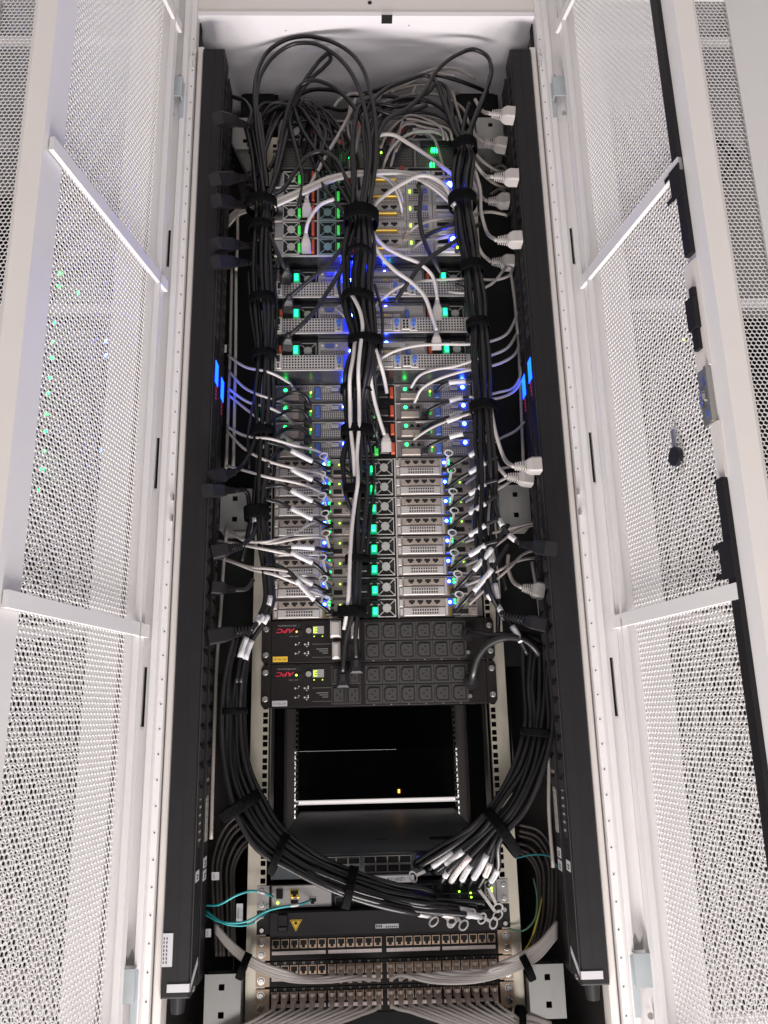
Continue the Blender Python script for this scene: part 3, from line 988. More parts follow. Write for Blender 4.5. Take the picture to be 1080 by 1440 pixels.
HONEY = mat('brownish_steel', (.20, .175, .165), .5, .4, var=.15)
t = thing('storage_unit', 'dark storage unit with honeycomb grilles and red release buttons', 'storage unit', (0, -.08, 23 * UH + .001))
z0 = 23 * UH + .001
part('chassis', HONEY, t, lambda b: b.box(-.2175, .2175, -.076, .6, z0, z0 + .102))
part('frame_edge', SILVERD, t, lambda b: b.box(-.2175, .2175, -.083, -.0765, z0 + .0985, z0 + .102))
part('frame_edge', SILVERD, t, lambda b: b.box(-.2175, .2175, -.083, -.0765, z0 + .020, z0 + .0225))
for xa, xb in ((-.208, -.118), (-.112, -.045), (.022, .105), (.110, .205)):
    hexgrille(t, xa, xb, z0 + .027, z0 + .078, -.079, .0052, HONEY)
    hexgrille(t, xa, xb, z0 + .002, z0 + .017, -.079, .0052, HONEY)
    part('drive_cover', BLACK, t, lambda b: b.box(xa + .012, xb - .004, -.082, -.0765, z0 + .082, z0 + .097, .001))
for px, py in ((480, 200), (552, 201), (565, 238)):
    p = at(px, py, -.085)
    q = part('release_button', SILVERD, t, lambda b: b.prism([(p[0] - .012, p[2] - .005), (p[0] + .012, p[2] - .005), (p[0] + .017, p[2] + .006), (p[0] - .017, p[2] + .006)], -.084, -.0765))
    part('button_cap', REDT, q, lambda b: b.box(p[0] - .005, p[0] + .005, -.090, -.0842, p[2] - .005, p[2] + .006, .001))
for px, py, m_, r in ((491, 213, L_GREEN, .004), (491, 219, L_GREEN, .004), (477, 220, L_LIME, .002), (493, 256, L_GREEN, .003), (536, 213, L_LIME, .0025), (614, 263, L_GREEN, .0035), (609, 262, L_GREEN, .0025)):
    p = at(px, py, -.085)
    led(t, p[0], p[2], -.082, r, m_)
for px, py, w_, h_ in ((607.5, 210, .003, .008), (611, 210, .003, .008), (614.5, 210, .003, .008), (606, 231, .003, .010), (610, 231, .003, .010)):
    p = at(px, py, -.085)
    part('display_segment', L_GREEN, t, lambda b: b.box(p[0] - w_ / 2, p[0] + w_ / 2, -.086, -.0765, p[2] - h_ / 2, p[2] + h_ / 2))

t = thing('storage_unit', 'dark brown storage unit with round fans next to the cabinet floor plate', 'storage unit', (0, -.07, z0 + .1025))
z1 = z0 + .1025
part('chassis', HONEY, t, lambda b: b.box(-.2175, .2175, -.066, .6, z1 + .0005, z1 + .068))
for px in (414, 478, 591):
    p = at(px, 183, -.07)
    fan_part(t, p[0], z1 + .030, .024, -.072)
for px, m_ in ((443, REDT), (506, ORANGE), (566, REDT), (578, REDT)):
    p = at(px, 180, -.07)
    part('release_tab', m_, t, lambda b: b.box(p[0] - .004, p[0] + .004, -.080, -.0665, z1 + .015, z1 + .048, .001))
part('frame_edge', SILVERD, t, lambda b: b.box(-.2175, .2175, -.073, -.0665, z1 + .001, z1 + .004))

# =============================================================================
# rack power units with C13 / C19 outlets
# =============================================================================
OUTP = mat('charcoal_outlet_plastic', (.048, .044, .043), .5, var=.12, spec=.35)
C13 = [(-.0105, -.0150), (.0130, -.0150), (.0130, .0150), (-.0105, .0150), (-.0150, .0090), (-.0150, -.0090)]


def make_pdu(first):
    t = thing('power_unit', 'x', 'power distribution unit')
    h = 2 * UH
    part('body', PDUB, t, lambda b: b.box(-.2225, .2225, -.004, .22, -h + .0008, -.0008, .001))
    for s in (-1, 1):
        e = part('rack_ear', PDUB, t, lambda b: b.prism([(s * .2228, -h + .001), (s * .238, -h + .001), (s * .2425, -h + .008), (s * .2425, -.010), (s * .238, -.002), (s * .2228, -.002)][::s], -.0035, -.001))
        for zz in (-.018, -.0435, -.071):
            if zz == -.0435:
                continue
            part('screw', CHROME, e, lambda b: (b.cyl((s * .2335, -.0035, zz), (0, -1, 0), .0052, .0035, 10, .0038), b.cyl((s * .2335, -.0036, zz), (0, -1, 0), .0062, .0006, 10)))
    # C13 outlets, 2 x 6
    o0 = None
    for i in range(6):
        for j in range(2):
            cx, cz = -.0113 + .0355 * i, -.0262 - .0395 * j
            if o0 is None:
                def fn(b):
                    b.mi = 1
                    b.box(cx - .0172, cx + .0172, -.0045, -.0041, cz - .0186, cz + .0186)
                    b.mi = 0
                    b.prism([(cx + x * 1.02, cz + z * 1.02) for x, z in C13], -.0052, -.0046)
                    b.mi = 1
                    b.prism([(cx + x * .80, cz + z * .80) for x, z in C13], -.0062, -.0053)
                    b.mi = 0
                    for dx, dz in ((.0025, .0062), (-.0040, 0), (.0025, -.0062)):
                        b.box(cx + dx - .0024, cx + dx + .0024, -.0066, -.0063, cz + dz - .0011, cz + dz + .0011)
                o0 = part('outlet', [VOID, OUTP], t, fn)
                bx, bz = cx, cz
            else:
                copy_tree(o0, t, (cx - bx, 0, cz - bz))
    # C19 outlets, 2 x 2
    c0 = None
    for i in range(2):
        for j in range(2):
            cx, cz = -.0835 + .0305 * i, -.0262 - .0395 * j
            if c0 is None:
                def fn(b):
                    b.mi = 1
                    b.box(cx - .0145, cx + .0145, -.0045, -.0041, cz - .0186, cz + .0186)
                    b.mi = 0
                    b.box(cx - .0125, cx + .0125, -.0062, -.0046, cz - .0162, cz + .0162, .001)
                    b.mi = 1
                    b.box(cx - .0098, cx + .0098, -.0070, -.0063, cz - .0135, cz + .0135)
                    b.mi = 0
                    b.box(cx - .0045, cx - .0018, -.0074, -.0071, cz - .0028, cz + .0028)
                    for k in (-1, 1):
                        b.box(cx + .0018, cx + .0045, -.0074, -.0071, cz + k * .007 - .0028, cz + k * .007 + .0028)
                c0 = part('outlet', [VOID, OUTP], t, fn)
                bx, bz = cx, cz
            else:
                copy_tree(c0, t, (cx - bx, 0, cz - bz))
    # control corner: logo, lamp, network jack, button, display
    part('logo', INKR, t, lambda b: put_text(b, 'APC', -.1925, -.0046, -.0212, .0125, True, .25, 1.5))
    part('caption', INKG, t, lambda b: (put_text(b, 'SWITCHED RACK PDU', -.190, -.0046, -.0110, .0042, sx=.9), put_text(b, 'LINK - 10/100', -.176, -.0046, -.0335, .0032)))
    part('network_jack', VOID, t, lambda b: b.box(-.1710, -.1620, -.0052, -.0043, -.0150, -.0055))
    led(t, -.1702, -.0238, -.0045, .0022, L_AMB if first else L_LIME)
    part('service_socket', VOID, t, lambda b: b.box(-.1665, -.1585, -.0052, -.0043, -.0330, -.0210))
    part('button', GREYP, t, lambda b: b.cyl((-.1450, -.0044, -.0222), (0, -1, 0), .0058, .002, 16))
    d = part('display', GREYP, t, lambda b: b.box(-.1362, -.1135, -.0050, -.0043, -.0292, -.0130))
    xx, zz, ww, hh, g = -.1312, -.0212, .0075, .0115, .0019
    for nm, q in (('a', (-ww / 2, ww / 2, hh / 2 - g, hh / 2)), ('b', (-ww / 2, ww / 2, -g / 2, g / 2)), ('c', (-ww / 2, ww / 2, -hh / 2, -hh / 2 + g)), ('d', (-ww / 2, -ww / 2 + g, g / 2 + .0003, hh / 2 - g - .0003)), ('e', (-ww / 2, -ww / 2 + g, -hh / 2 + g + .0003, -g / 2 - .0003))):
        part('display_segment', L_SEG, d, lambda b: b.box(xx + q[0], xx + q[1], -.0056, -.0051, zz + q[2], zz + q[3]))
    led(t, -.1338, -.0342, -.0045, .0014, L_SEG)
    led(t, -.1165, -.0342, -.0045, .0014, L_SEG)

    def pict(b):
        for i in range(2):
            for j in range(2):
                x, z = -.1720 + .0190 * i, -.0505 - .0185 * j
                b.cyl((x, -.0043, z), (0, -1, 0), .0019, .0004, 10)
                b.box(x + .0035, x + .0060, -.0047, -.0043, z - .0004, z + .0004)
                b.cyl((x + .0072, -.0043, z + .0035), (0, -1, 0), .0014, .0004, 8)
                if i:
                    b.cyl((x + .0042, -.0043, z - .0042), (0, -1, 0), .0014, .0004, 8)
                    b.box(x + .0064, x + .0084, -.0047, -.0043, z - .002, z + .002)
    tag(part('pictogram', INKP, t, pict), kind='stuff')

    def fine(b):
        for k in range(3):
            b.box(-.1290 + .006 * k, -.1050, -.0045, -.0041, -.0610 - .0042 * k, -.0600 - .0042 * k)
        b.box(-.1380, -.0985, -.0045, -.0041, -.0505, -.0501)
        b.box(-.1380, -.0985, -.0045, -.0041, -.0775, -.0771)
        for i in range(6):
            b.box(-.0128 + .0355 * i, -.0098 + .0355 * i, -.0045, -.0041, -.0868, -.0858)
            b.box(.0042 + .0355 * i, .0088 + .0355 * i, -.0045, -.0041, -.0262, -.0256)
    tag(part('fine_print', INKG, t, fine), kind='stuff')
    for zz in (-.012, -.0300, -.052):
        part('vent_pin', VOID, t, lambda b: b.cyl((-.2165, -.0042, zz), (0, -1, 0), .0014, .0003, 8))
    lb = part('sticker', YLAB if first else PAPER, t, lambda b: b.box(-.2190, -.1885, -.0048, -.0042, -.0855, -.0745))
    part('print', INK, lb, lambda b: put_text(b, 'APC PDU 20' if first else 'APC PDU 21', -.2037, -.0050, -.0800, .0062, sx=.78))
    # cord gland
    gz = -.036 if first else -.0455
    part('cord_gland', PLUGB, t, lambda b: (b.cyl((.188, -.0042, gz), (0, -1, 0), .0150, .010, 18), b.cyl((.188, -.0142, gz), (0, -1, 0), .0120, .008, 18)))
    part('ground_screw', CHROME, t, lambda b: b.cyl((.186, -.0042, -.0735), (0, -1, 0), .0042, .0025, 12))
    return t


p1 = make_pdu(True)
tag(p1, 'black rack power unit with rows of outlets and a yellow sticker', 'power unit', 'rack power units')
p2 = make_pdu(False)
p2.location = (0, 0, -2 * UH)
tag(p2, 'black rack power unit with rows of outlets and a white sticker', 'power unit', 'rack power units')
# blank grey plugs seated in the first unit
for i, (px, py, w_, h_) in enumerate(((472, 885, .022, .034), (499, 886, .016, .034), (473, 915, .016, .034))):
    p = at(px, py, -.02)
    k = thing('power_plug', ['pale grey plug seated in the corner outlet under the cords', 'pale grey plug partly behind the trunk end', 'pale grey plug beside the empty large outlet'][i] + ' of the yellow-stickered unit', 'plug', (p[0], -.008, p[2]), 'grey plugs in the rack power unit')
    part('plug_body', PLUGW, k, lambda b: b.box(p[0] - w_ / 2, p[0] + w_ / 2, -.034, -.0078, p[2] - h_ / 2, p[2] + h_ / 2, .004))

# =============================================================================
# vertical power strips (two a side)
# =============================================================================
for s in (-1, 1):
    for k, (ya, yb) in enumerate(((-.150, -.094), (-.082, -.028))):
        lab = ('outer' if k == 0 else 'inner') + ' black vertical power strip with a lit blue screen, on the ' + ('grey-plug' if s == 1 else 'black-plug') + ' side'
        t = thing('power_strip', lab, 'power strip', (s * .36, (ya + yb) / 2, 1.32 - .02 * k), 'vertical power strips')
        za = -.655
        part('body', BLACK, t, lambda b: (b.box(*sorted((s * .335, s * .3845)), ya, yb, za, 1.32 - .02 * k, .003)))
        part('groove', VOID, t, lambda b: (b.box(*sorted((s * .3575, s * .3585)), ya - .0006, ya + .002, za + .004, 1.31)))
        part('edge_trim', DARKG, t, lambda b: b.box(*sorted((s * .3335, s * .3352)), ya + .001, ya + .003, za + .01, 1.30))
        ym = (ya + yb) / 2
        # outlets along the inner face
        o0 = None
        z = 1.26
        n = 0
        while z > -.36:
            if not (.36 < z < .60):
                if o0 is None:
                    def fn(b):
                        b.mi = 1
                        b.box(*sorted((s * .3352, s * .3336)), ym - .017, ym + .017, z - .014, z + .014)
                        b.mi = 0
                        b.box(*sorted((s * .3336, s * .3325)), ym - .013, ym + .013, z - .0105, z + .0105)
                        b.mi = 1
                        b.box(*sorted((s * .3325, s * .3315)), ym - .010, ym + .010, z - .0075, z + .0075)
                    o0 = part('outlet', [VOID, DARKG], t, fn)
                    zo = z
                else:
                    copy_tree(o0, t, (0, 0, z - zo))
            z -= .0345
            n += 1
        zc = .508 - .008 * k
        sp = part('screen_panel', PDUB, t, lambda b: b.box(*sorted((s * .3352, s * .3322)), ya + .006, yb - .006, zc - .075, zc + .065))
        part('screen', L_LCD, sp, lambda b: b.box(*sorted((s * .3321, s * .3312)), ym - .014, ym + .015, zc - .024, zc + .024))
        part('digits', L_REDP, sp, lambda b: [b.box(*sorted((s * .3321, s * .3316)), ym - .004, ym + .004, zc - .034 - .008 * q, zc - .030 - .008 * q) for q in range(4)])
        # rating plates at the far end
        rp = part('rating_plate', GREYP if k else DARKG, t, lambda b: b.box(*sorted((s * .3352, s * .3338)), ym - .010, ym + .012, -.42, -.30))
        part('print', INKG, rp, lambda b: [b.box(*sorted((s * .3337, s * .3333)), ym - .006, ym + .008, -.41 + .014 * q, -.406 + .014 * q) for q in range(7)])
        for q, zz in enumerate((-.456, -.478) if k else (-.468,)):
            st = part('sticker', PAPER, t, lambda b: b.box(*sorted((s * .3352, s * .3340)), ym - .013, ym + .013, zz - .009, zz + .009))
            part('print', INK, st, lambda b: [b.box(*sorted((s * .3339, s * .3336)), ym - .009, ym + .005, zz - .005 + .005 * j, zz - .003 + .005 * j) for j in range(2)])
        if k == 0:
            # white band round the strip and foot
            bd = part('seal_band', PAPER, t, lambda b: (b.box(*sorted((s * .3340, s * .3735)), ya - .0012, ya + .0, -.6445, -.632), b.loft([[(s * .3352, ya - .0012, -.6445), (s * .3338, ya - .0012, -.6445), (s * .3338, ya - .0012, -.632), (s * .3352, ya - .0012, -.632)], [(s * .3352, yb, -.618), (s * .3338, yb, -.618), (s * .3338, yb, -.606), (s * .3352, yb, -.606)]])))
            part('screw', CHROME, t, lambda b: b.cyl((s * .3352, ym, -.648), (-s, 0, 0), .005, .002, 12))
            if s == -1:
                st = part('sticker', PAPER, t, lambda b: b.box(-.3843, -.3665, ya - .0012, ya, -.605, -.553))
                part('print', INK, st, lambda b: [b.box(-.3825 + .005 * j, -.3805 + .005 * j, ya - .0015, ya - .0013, -.600 + .0062 * q, -.5965 + .0062 * q) for j in range(2) for q in range(7)])
            part('cord_exit', PLUGB, t, lambda b: b.cyl((s * .36, ym, za + .001), (0, 0, -1), .014, .03, 16, .011))

# =============================================================================
# dark appliance, leaf switch, fibre panel, patch panels
# =============================================================================
ZH = -.455
LIDB = mat('slate_lid', (.085, .095, .108), .38, var=.2, scale=8)
t = thing('appliance', 'flat slate black appliance with a plain lid facing the empty bay', 'network appliance', (0, 0, ZH - .046))
part('body', LIDB, t, lambda b: b.box(-.218, .218, .006, .735, ZH - .046, ZH))
part('lid_mark', DARKG, t, lambda b: b.box(-.012, .012, .16, .166, ZH + .0001, ZH + .0006))
part('lid_slot', VOID, t, lambda b: b.box(.105, .165, .14, .18, ZH + .0001, ZH + .0008))
part('front_edge', BLACK, t, lambda b: b.box(-.218, .218, .0, .0058, ZH - .0045, ZH - .0005))
c0 = None
for g in range(2):
    for i in range(4):
        for j in range(2):
            cx, cz = -.1255 + .0232 * i + .1000 * g, ZH - .0145 - .0155 * j
            if c0 is None:
                def fn(b):
                    b.mi = 0
                    b.box(cx - .0114, cx + .0114, .001, .0056, cz + .0062, cz + .0073)
                    b.box(cx - .0114, cx + .0114, .001, .0056, cz - .0073, cz - .0062)
                    b.box(cx - .0114, cx - .0104, .001, .0056, cz - .0062, cz + .0062)
                    b.box(cx + .0104, cx + .0114, .001, .0056, cz - .0062, cz + .0062)
                    b.mi = 1
                    b.box(cx - .0104, cx + .0104, .0045, .0056, cz - .0062, cz + .0062)
                c0 = part('cage', [SILVERD, VOID], t, fn)
                bx, bz = cx, cz
            else:
                copy_tree(c0, t, (cx - bx, 0, cz - bz))
for xx in (.075, .102):
    part('blue_plug', L_BLUE if xx < .05 else BLUEP, t, lambda b: b.box(xx - .010, xx + .010, -.006, .0055, ZH - .019, ZH - .009, .001))
led(t, .088, ZH - .012, .004, .003, L_BLUE, 'spill_lamp')

ZI = -.5525
t = thing('network_switch', 'leaf switch with a white name strip, half hidden by the fat black cable bundle', 'network switch', (0, 0, ZI))
part('body', BLACK, t, lambda b: b.box(-.2195, .2195, .002, .5, ZI + .001, ZI + .0435))
for s in (-1, 1):
    e = part('rack_ear', SILVER, t, lambda b: b.box(*sorted((s * .2198, s * .2425)), -.002, .0008, ZI + .002, ZI + .0425))
    for zz in (.010, .034):
        part('screw', CHROME, e, lambda b: (b.cyl((s * .2335, -.002, ZI + zz), (0, -1, 0), .0055, .004, 10, .004), b.cyl((s * .2335, -.0021, ZI + zz), (0, -1, 0), .0068, .0006, 12)))
q = part('management_panel', SILVER, t, lambda b: b.box(-.2150, -.100, -.003, .0018, ZI + .003, ZI + .042, .001))
rj45(q, -.171, ZI + .028, -.0035, .017, .014, GOLD)
rj45(q, -.171, ZI + .012, -.0035, .017, .013, SILVER)
rj45(q, -.136, ZI + .014, -.0035, .016, .013, SILVER)
part('fibre_socket', VOID, q, lambda b: b.box(-.2055, -.1935, -.009, -.0032, ZI + .020, ZI + .036, .001))
led(q, -.203, ZI + .012, -.0035, .0025, L_LIME)
led(q, -.175, ZI + .0205, -.0035, .0018, L_AMB)
led(q, -.164, ZI + .0205, -.0035, .0018, L_AMB)
lb = part('name_strip', PAPER, t, lambda b: b.box(-.035, .060, -.010, .0018, ZI + .0435, ZI + .0555))
part('print', INK, lb, lambda b: put_text(b, 'LEAF106 1U1', .015, -.0103, ZI + .0495, .0095))
q = part('status_panel', SILVER, t, lambda b: b.box(.196, .2185, -.004, .0018, ZI + .003, ZI + .041, .001))
for zz in (.012, .018, .024, .030):
    part('pin_hole', VOID, q, lambda b: b.cyl((.201, -.004, ZI + zz), (0, -1, 0), .0014, .0005, 8))
for zz in (.022, .0275):
    led(q, .2095, ZI + zz, -.0045, .0022, L_LIME)
for px, py in ((646, 1254), (662, 1256), (663, 1262)):
    p = at(px, py, -.005)
    led(t, p[0], p[2], -.004, .0018, L_LIME)
c0 = None
for i in range(16):
    for j in range(2):
        cx, cz = -.085 + .0172 * i, ZI + .012 + .018 * j
        if c0 is None:
            c0 = part('cage', [SILVERD, VOID], t, lambda b: (b.box(cx - .008, cx + .008, -.001, .0018, cz + .0066, cz + .0075), b.box(cx - .008, cx - .0072, -.001, .0018, cz - .0066, cz + .0066)))
            bx, bz = cx, cz
        else:
            copy_tree(c0, t, (cx - bx, 0, cz - bz))

ZJ = -.597
FIBP = mat('plum_black_enamel', (.013, .010, .012), .55, var=.15, scale=20, bump=.05, bscale=800, spec=.3)
t = thing('fibre_tray', 'plain black fibre tray with a yellow laser warning triangle', 'fibre tray', (0, 0, ZJ))
part('body', FIBP, t, lambda b: b.box(-.2165, .2165, -.020, .25, ZJ + .001, ZJ + .0435, .0015))
for s in (-1, 1):
    e = part('rack_ear', FIBP, t, lambda b: b.box(*sorted((s * .2168, s * .2425)), -.003, -.0005, ZJ + .002, ZJ + .0425))
    for zz in (.010, .034):
        part('screw', CHROME, e, lambda b: b.cyl((s * .2325, -.003, ZJ + zz), (0, -1, 0), .0058, .0045, 10, .004))
    q = part('latch', BLACK, t, lambda b: b.box(*sorted((s * .182, s * .200)), -.026, -.0202, ZJ + .012, ZJ + .040, .001))
    part('latch_clip', DARKG, q, lambda b: b.box(*sorted((s * .183, s * .199)), -.030, -.0262, ZJ + .014, ZJ + .020, .001))
tri = lambda r: [(-.1665 + r * math.cos(a), ZJ + .0235 + r * math.sin(a)) for a in (math.radians(-90), math.radians(30), math.radians(150))]
q = part('warning_sign', YLAB, t, lambda b: b.prism(tri(.0135), -.0207, -.0201))
part('border', INK, q, lambda b: [b.prism([tri(.0112)[i], tri(.0112)[(i + 1) % 3], tri(.0098)[(i + 1) % 3], tri(.0098)[i]], -.0211, -.0208) for i in range(3)])
part('starburst', INK, q, lambda b: (b.cyl((-.1665, -.0208, ZJ + .0245), (0, -1, 0), .0018, .0003, 10), [b.prism([(-.1665 + .0038 * math.cos(a), ZJ + .0245 + .0038 * math.sin(a)), (-.1665 + .001 * math.cos(a + 1.5), ZJ + .0245 + .001 * math.sin(a + 1.5)), (-.1665 + .001 * math.cos(a - 1.5), ZJ + .0245 + .001 * math.sin(a - 1.5))], -.0211, -.0208) for a in np.linspace(0, 2 * math.pi, 8, endpoint=False)]))
q = part('maker_plate', PAPER, t, lambda b: b.box(-.0165, .0275, -.0207, -.0201, ZJ + .011, ZJ + .0185))


def mk(b):
    for k in range(3):
        b.box(-.0150 + .0042 * k, -.0125 + .0042 * k, -.0210, -.0208, ZJ + .0128, ZJ + .0170)
    for k in range(6):
        b.box(.0030 + .0038 * k, .0055 + .0038 * k, -.0210, -.0208, ZJ + .0125, ZJ + .0145)


tag(part('maker_marks', INK, q, mk), kind='stuff')

PORTX = [-.2055 + .01740 * i + (.0045 if i >= 12 else 0) + (.0017 * (i // 6) if i < 12 else .0017 * (i // 6)) for i in range(24)]
PANELZ = [-.597 - UH * k for k in range(3)]
for k in range(3):
    zt = PANELZ[k]
    lab = ['patch bay with 24 empty jacks and clean paper strips', 'patch bay with six empty jacks beside its bundled plugs', 'patch bay with grey plugs filling every jack'][k]
    t = thing('patch_bay', lab, 'patch bay', (0, 0, zt - UH), 'patch bays')
    part('body', PDUB, t, lambda b: b.box(-.2165, .2165, -.002, .05, zt - UH + .0008, zt - .0008))
    for s in (-1, 1):
        e = part('rack_ear', BRASS, t, lambda b: b.box(*sorted((s * .2168, s * .2425)), -.003, -.0005, zt - UH + .002, zt - .002))
        for zz in (.012, .032):
            part('screw', CHROME, e, lambda b: (b.cyl((s * .2325, -.003, zt - zz), (0, -1, 0), .0062, .004, 10, .0045), b.cyl((s * .2325, -.0031, zt - zz), (0, -1, 0), .0075, .0006, 10)))
    r0 = None
    zp = zt - .0150
    for i, x in enumerate(PORTX):
        if r0 is None:
            r0 = rj45(t, x, zp, -.0033, .0145, .0155, BRASS, 1)
            bx = x
        else:
            copy_tree(r0, t, (x - bx, 0, 0))
    for g in range(4):
        xa, xb = PORTX[6 * g] - .0072, PORTX[6 * g + 5] + .0072
        st = part('label_strip', STRIP, t, lambda b: b.box(xa, xb, -.0040, -.0021, zt - .0335, zt - .0275))
        part('divider', INKG, st, lambda b: [b.box(xa + (xb - xa) * q / 6 - .0002, xa + (xb - xa) * q / 6 + .0002, -.0043, -.0041, zt - .0335, zt - .0275) for q in range(1, 6)])
    if k:
        def nums(b):
            for i, x in enumerate(PORTX):
                put_text(b, str(24 - i), x, -.0024, zt - .0035, .0055)
        tag(part('jack_number', INKP, t, nums), kind='stuff')
    part('seam', VOID, t, lambda b: b.box(-.0016, .0016, -.0042, -.0021, zt - UH + .001, zt - .001))
# dark kit deeper behind the cables at the very end of the bay
part('blanking_panel', VOID, rack, lambda b: b.box(-.225, .225, .002, .006, -.92, -.7325))
# black cable-entry boxes standing on the cabinet floor
for s, pxs in ((-1, (343, 386)), (1, (643, 693))):
    Y = .10
    a, c = at(pxs[0], 104, Y), at(pxs[1], 104, Y)
    x0, x1 = a[0], c[0]
    t = thing('cable_entry', 'black cable entry box on the floor plate, ' + ('grey-plug' if s == 1 else 'black-plug') + ' side', 'cable entry', ((x0 + x1) / 2, Y, 1.4235), 'black cable entries')
    zt = at((pxs[0] + pxs[1]) / 2, 104, Y)[2]
    part('box', VOID, t, lambda b: (b.box(x0, x1, Y, Y + .10, zt - .14, zt), b.box(x0 - s * 0 - .006, x1 + .010, Y + .004, Y + .10, zt - .16, zt - .022)))
    part('base_plate', CREAM, t, lambda b: b.prism([(x0 - .01, 1.4235), (x0 - .01, zt + .012), (x0 + .005, zt + .02), (x1 + .02, zt + .02), (x1 + .035, zt + .01), (x1 + .035, zt - .12), (x0 - .01, zt - .12)] if False else [(x0 - .02, zt - .1), (x1 + .04, zt - .1), (x1 + .04, zt + .004), (x1 + .03, zt + .016), (x0 - .01, zt + .016), (x0 - .02, zt + .006)], Y + .11, Y + .115))
    part('stem', CREAM, t, lambda b: b.box((x0 + x1) / 2 - .02, (x0 + x1) / 2 + .02, Y + .101, Y + .1095, zt - .05, 1.4235))
    xm = (x0 * .6 + x1 * .4)
    part('knob', PLUGB, t, lambda b: (b.cyl((xm, Y + .05, zt + .0002), (0, 0, 1), .009, .012, 14), b.cyl((xm, Y + .05, zt + .0122), (0, 0, 1), .006, .010, 12)))
# =============================================================================
# cables
# =============================================================================
def spline(P, n=7):
    P = np.asarray(P, float)
    Q = np.vstack([2 * P[0] - P[1], P, 2 * P[-1] - P[-2]])
    out = []
    for i in range(1, len(Q) - 2):
        p0, p1, p2, p3 = Q[i - 1], Q[i], Q[i + 1], Q[i + 2]
        # centripetal-like damping keeps the curve from overshooting between uneven knots
        d1, d2, d0 = np.linalg.norm(p2 - p1) + 1e-9, np.linalg.norm(p3 - p2) + 1e-9, np.linalg.norm(p1 - p0) + 1e-9
        m1 = d1 * ((p1 - p0) / d0 * d1 + (p2 - p1) / d1 * d0) / (d0 + d1)
        m2 = d1 * ((p2 - p1) / d1 * d2 + (p3 - p2) / d2 * d1) / (d1 + d2)
        for t in np.linspace(0, 1, n, endpoint=False):
            out.append((2 * t ** 3 - 3 * t ** 2 + 1) * p1 + (t ** 3 - 2 * t ** 2 + t) * m1 + (-2 * t ** 3 + 3 * t ** 2) * p2 + (t ** 3 - t ** 2) * m2)
    out.append(Q[-2])
    return np.array(out)


def P3(pts):
    return np.array([at(*q) if len(q) == 3 else np.array(q[:3]) for q in pts])


def cable(name, label, cat, pts, r, m_, group=None, n=8, raw=False, seg=7):
    P = np.asarray(pts, float) if raw else P3(pts)
    C_ = spline(P, seg)
    b = MB()
    b.smooth = True
    b.tube(C_, r, n)
    o = b.build(name, m_, None, org=C_[0])
    o.location = C_[0]
    tag(o, label, cat, group)
    return o, C_


def frame_of(d, up=(0, 0, 1)):
    d = np.array(d, float)
    d /= np.linalg.norm(d)
    up = np.array(up, float)
    up = up - d * (up @ d)
    up /= np.linalg.norm(up)
    return d, np.cross(d, up), up


def plug_part(parent, pos, d, m_, L=.036, w=.025, h=.019, ribs=5, rl=.024, r=.0045, up=(0, 0, 1), name='plug'):
    """moulded connector: body tapering away from the socket, then a ribbed strain relief; returns its end"""
    d, a, u = frame_of(d, up)
    pos = np.array(pos, float)

    def sec(t, ww, hh, c=.22):
        q = [(-1, -1 + c), (-1 + c, -1), (1 - c, -1), (1, -1 + c), (1, 1 - c), (1 - c, 1), (-1 + c, 1), (-1, 1 - c)]
        return [pos + d * t + a * x * ww / 2 + u * z * hh / 2 for x, z in q]

    def fn(b):
        b.loft([sec(0, w, h), sec(L * .62, w, h), sec(L * .85, w * .8, h * .85), sec(L, w * .55, h * .66)])
        b.smooth = True
        b.cyl(pos + d * L * .98, d, r * 1.15, rl, 10)
        b.smooth = False
        for k in range(ribs):
            t0 = L + rl * (k + .25) / ribs
            f = 1 - .35 * k / ribs
            b.loft([sec(t0, w * .56 * f, h * .66 * f), sec(t0 + rl * .45 / ribs, w * .54 * f, h * .64 * f)])
    part(name, m_, parent, fn)
    return pos + d * (L + rl)


def sleeve(parent, C_, i0, i1, r, m_=PAPER, name='label_sleeve', prn=True):
    i0, i1 = max(0, int(i0)), min(len(C_) - 1, int(i1))
    if i1 - i0 < 2:
        return
    q = C_[i0:i1 + 1]
    b = MB()
    b.smooth = True
    b.tube(q, r, 8)
    s_ = b.build(name, m_, parent)
    if prn:
        mid = q[len(q) // 2]
        d, a, u = frame_of(q[-1] - q[0], (0, -1, .01))
        Ls = np.linalg.norm(q[-1] - q[0])
        part('print', INKG, s_, lambda b: [b.add([mid + u * (r + .0003) + d * (-.32 * Ls + Ls * .09 * k) + a * y for y in (-.0011, .0011)] + [mid + u * (r + .0003) + d * (-.32 * Ls + Ls * .09 * k + Ls * .05) + a * y for y in (.0011, -.0011)], [(0, 1, 2, 3)]) for k in range(7)])


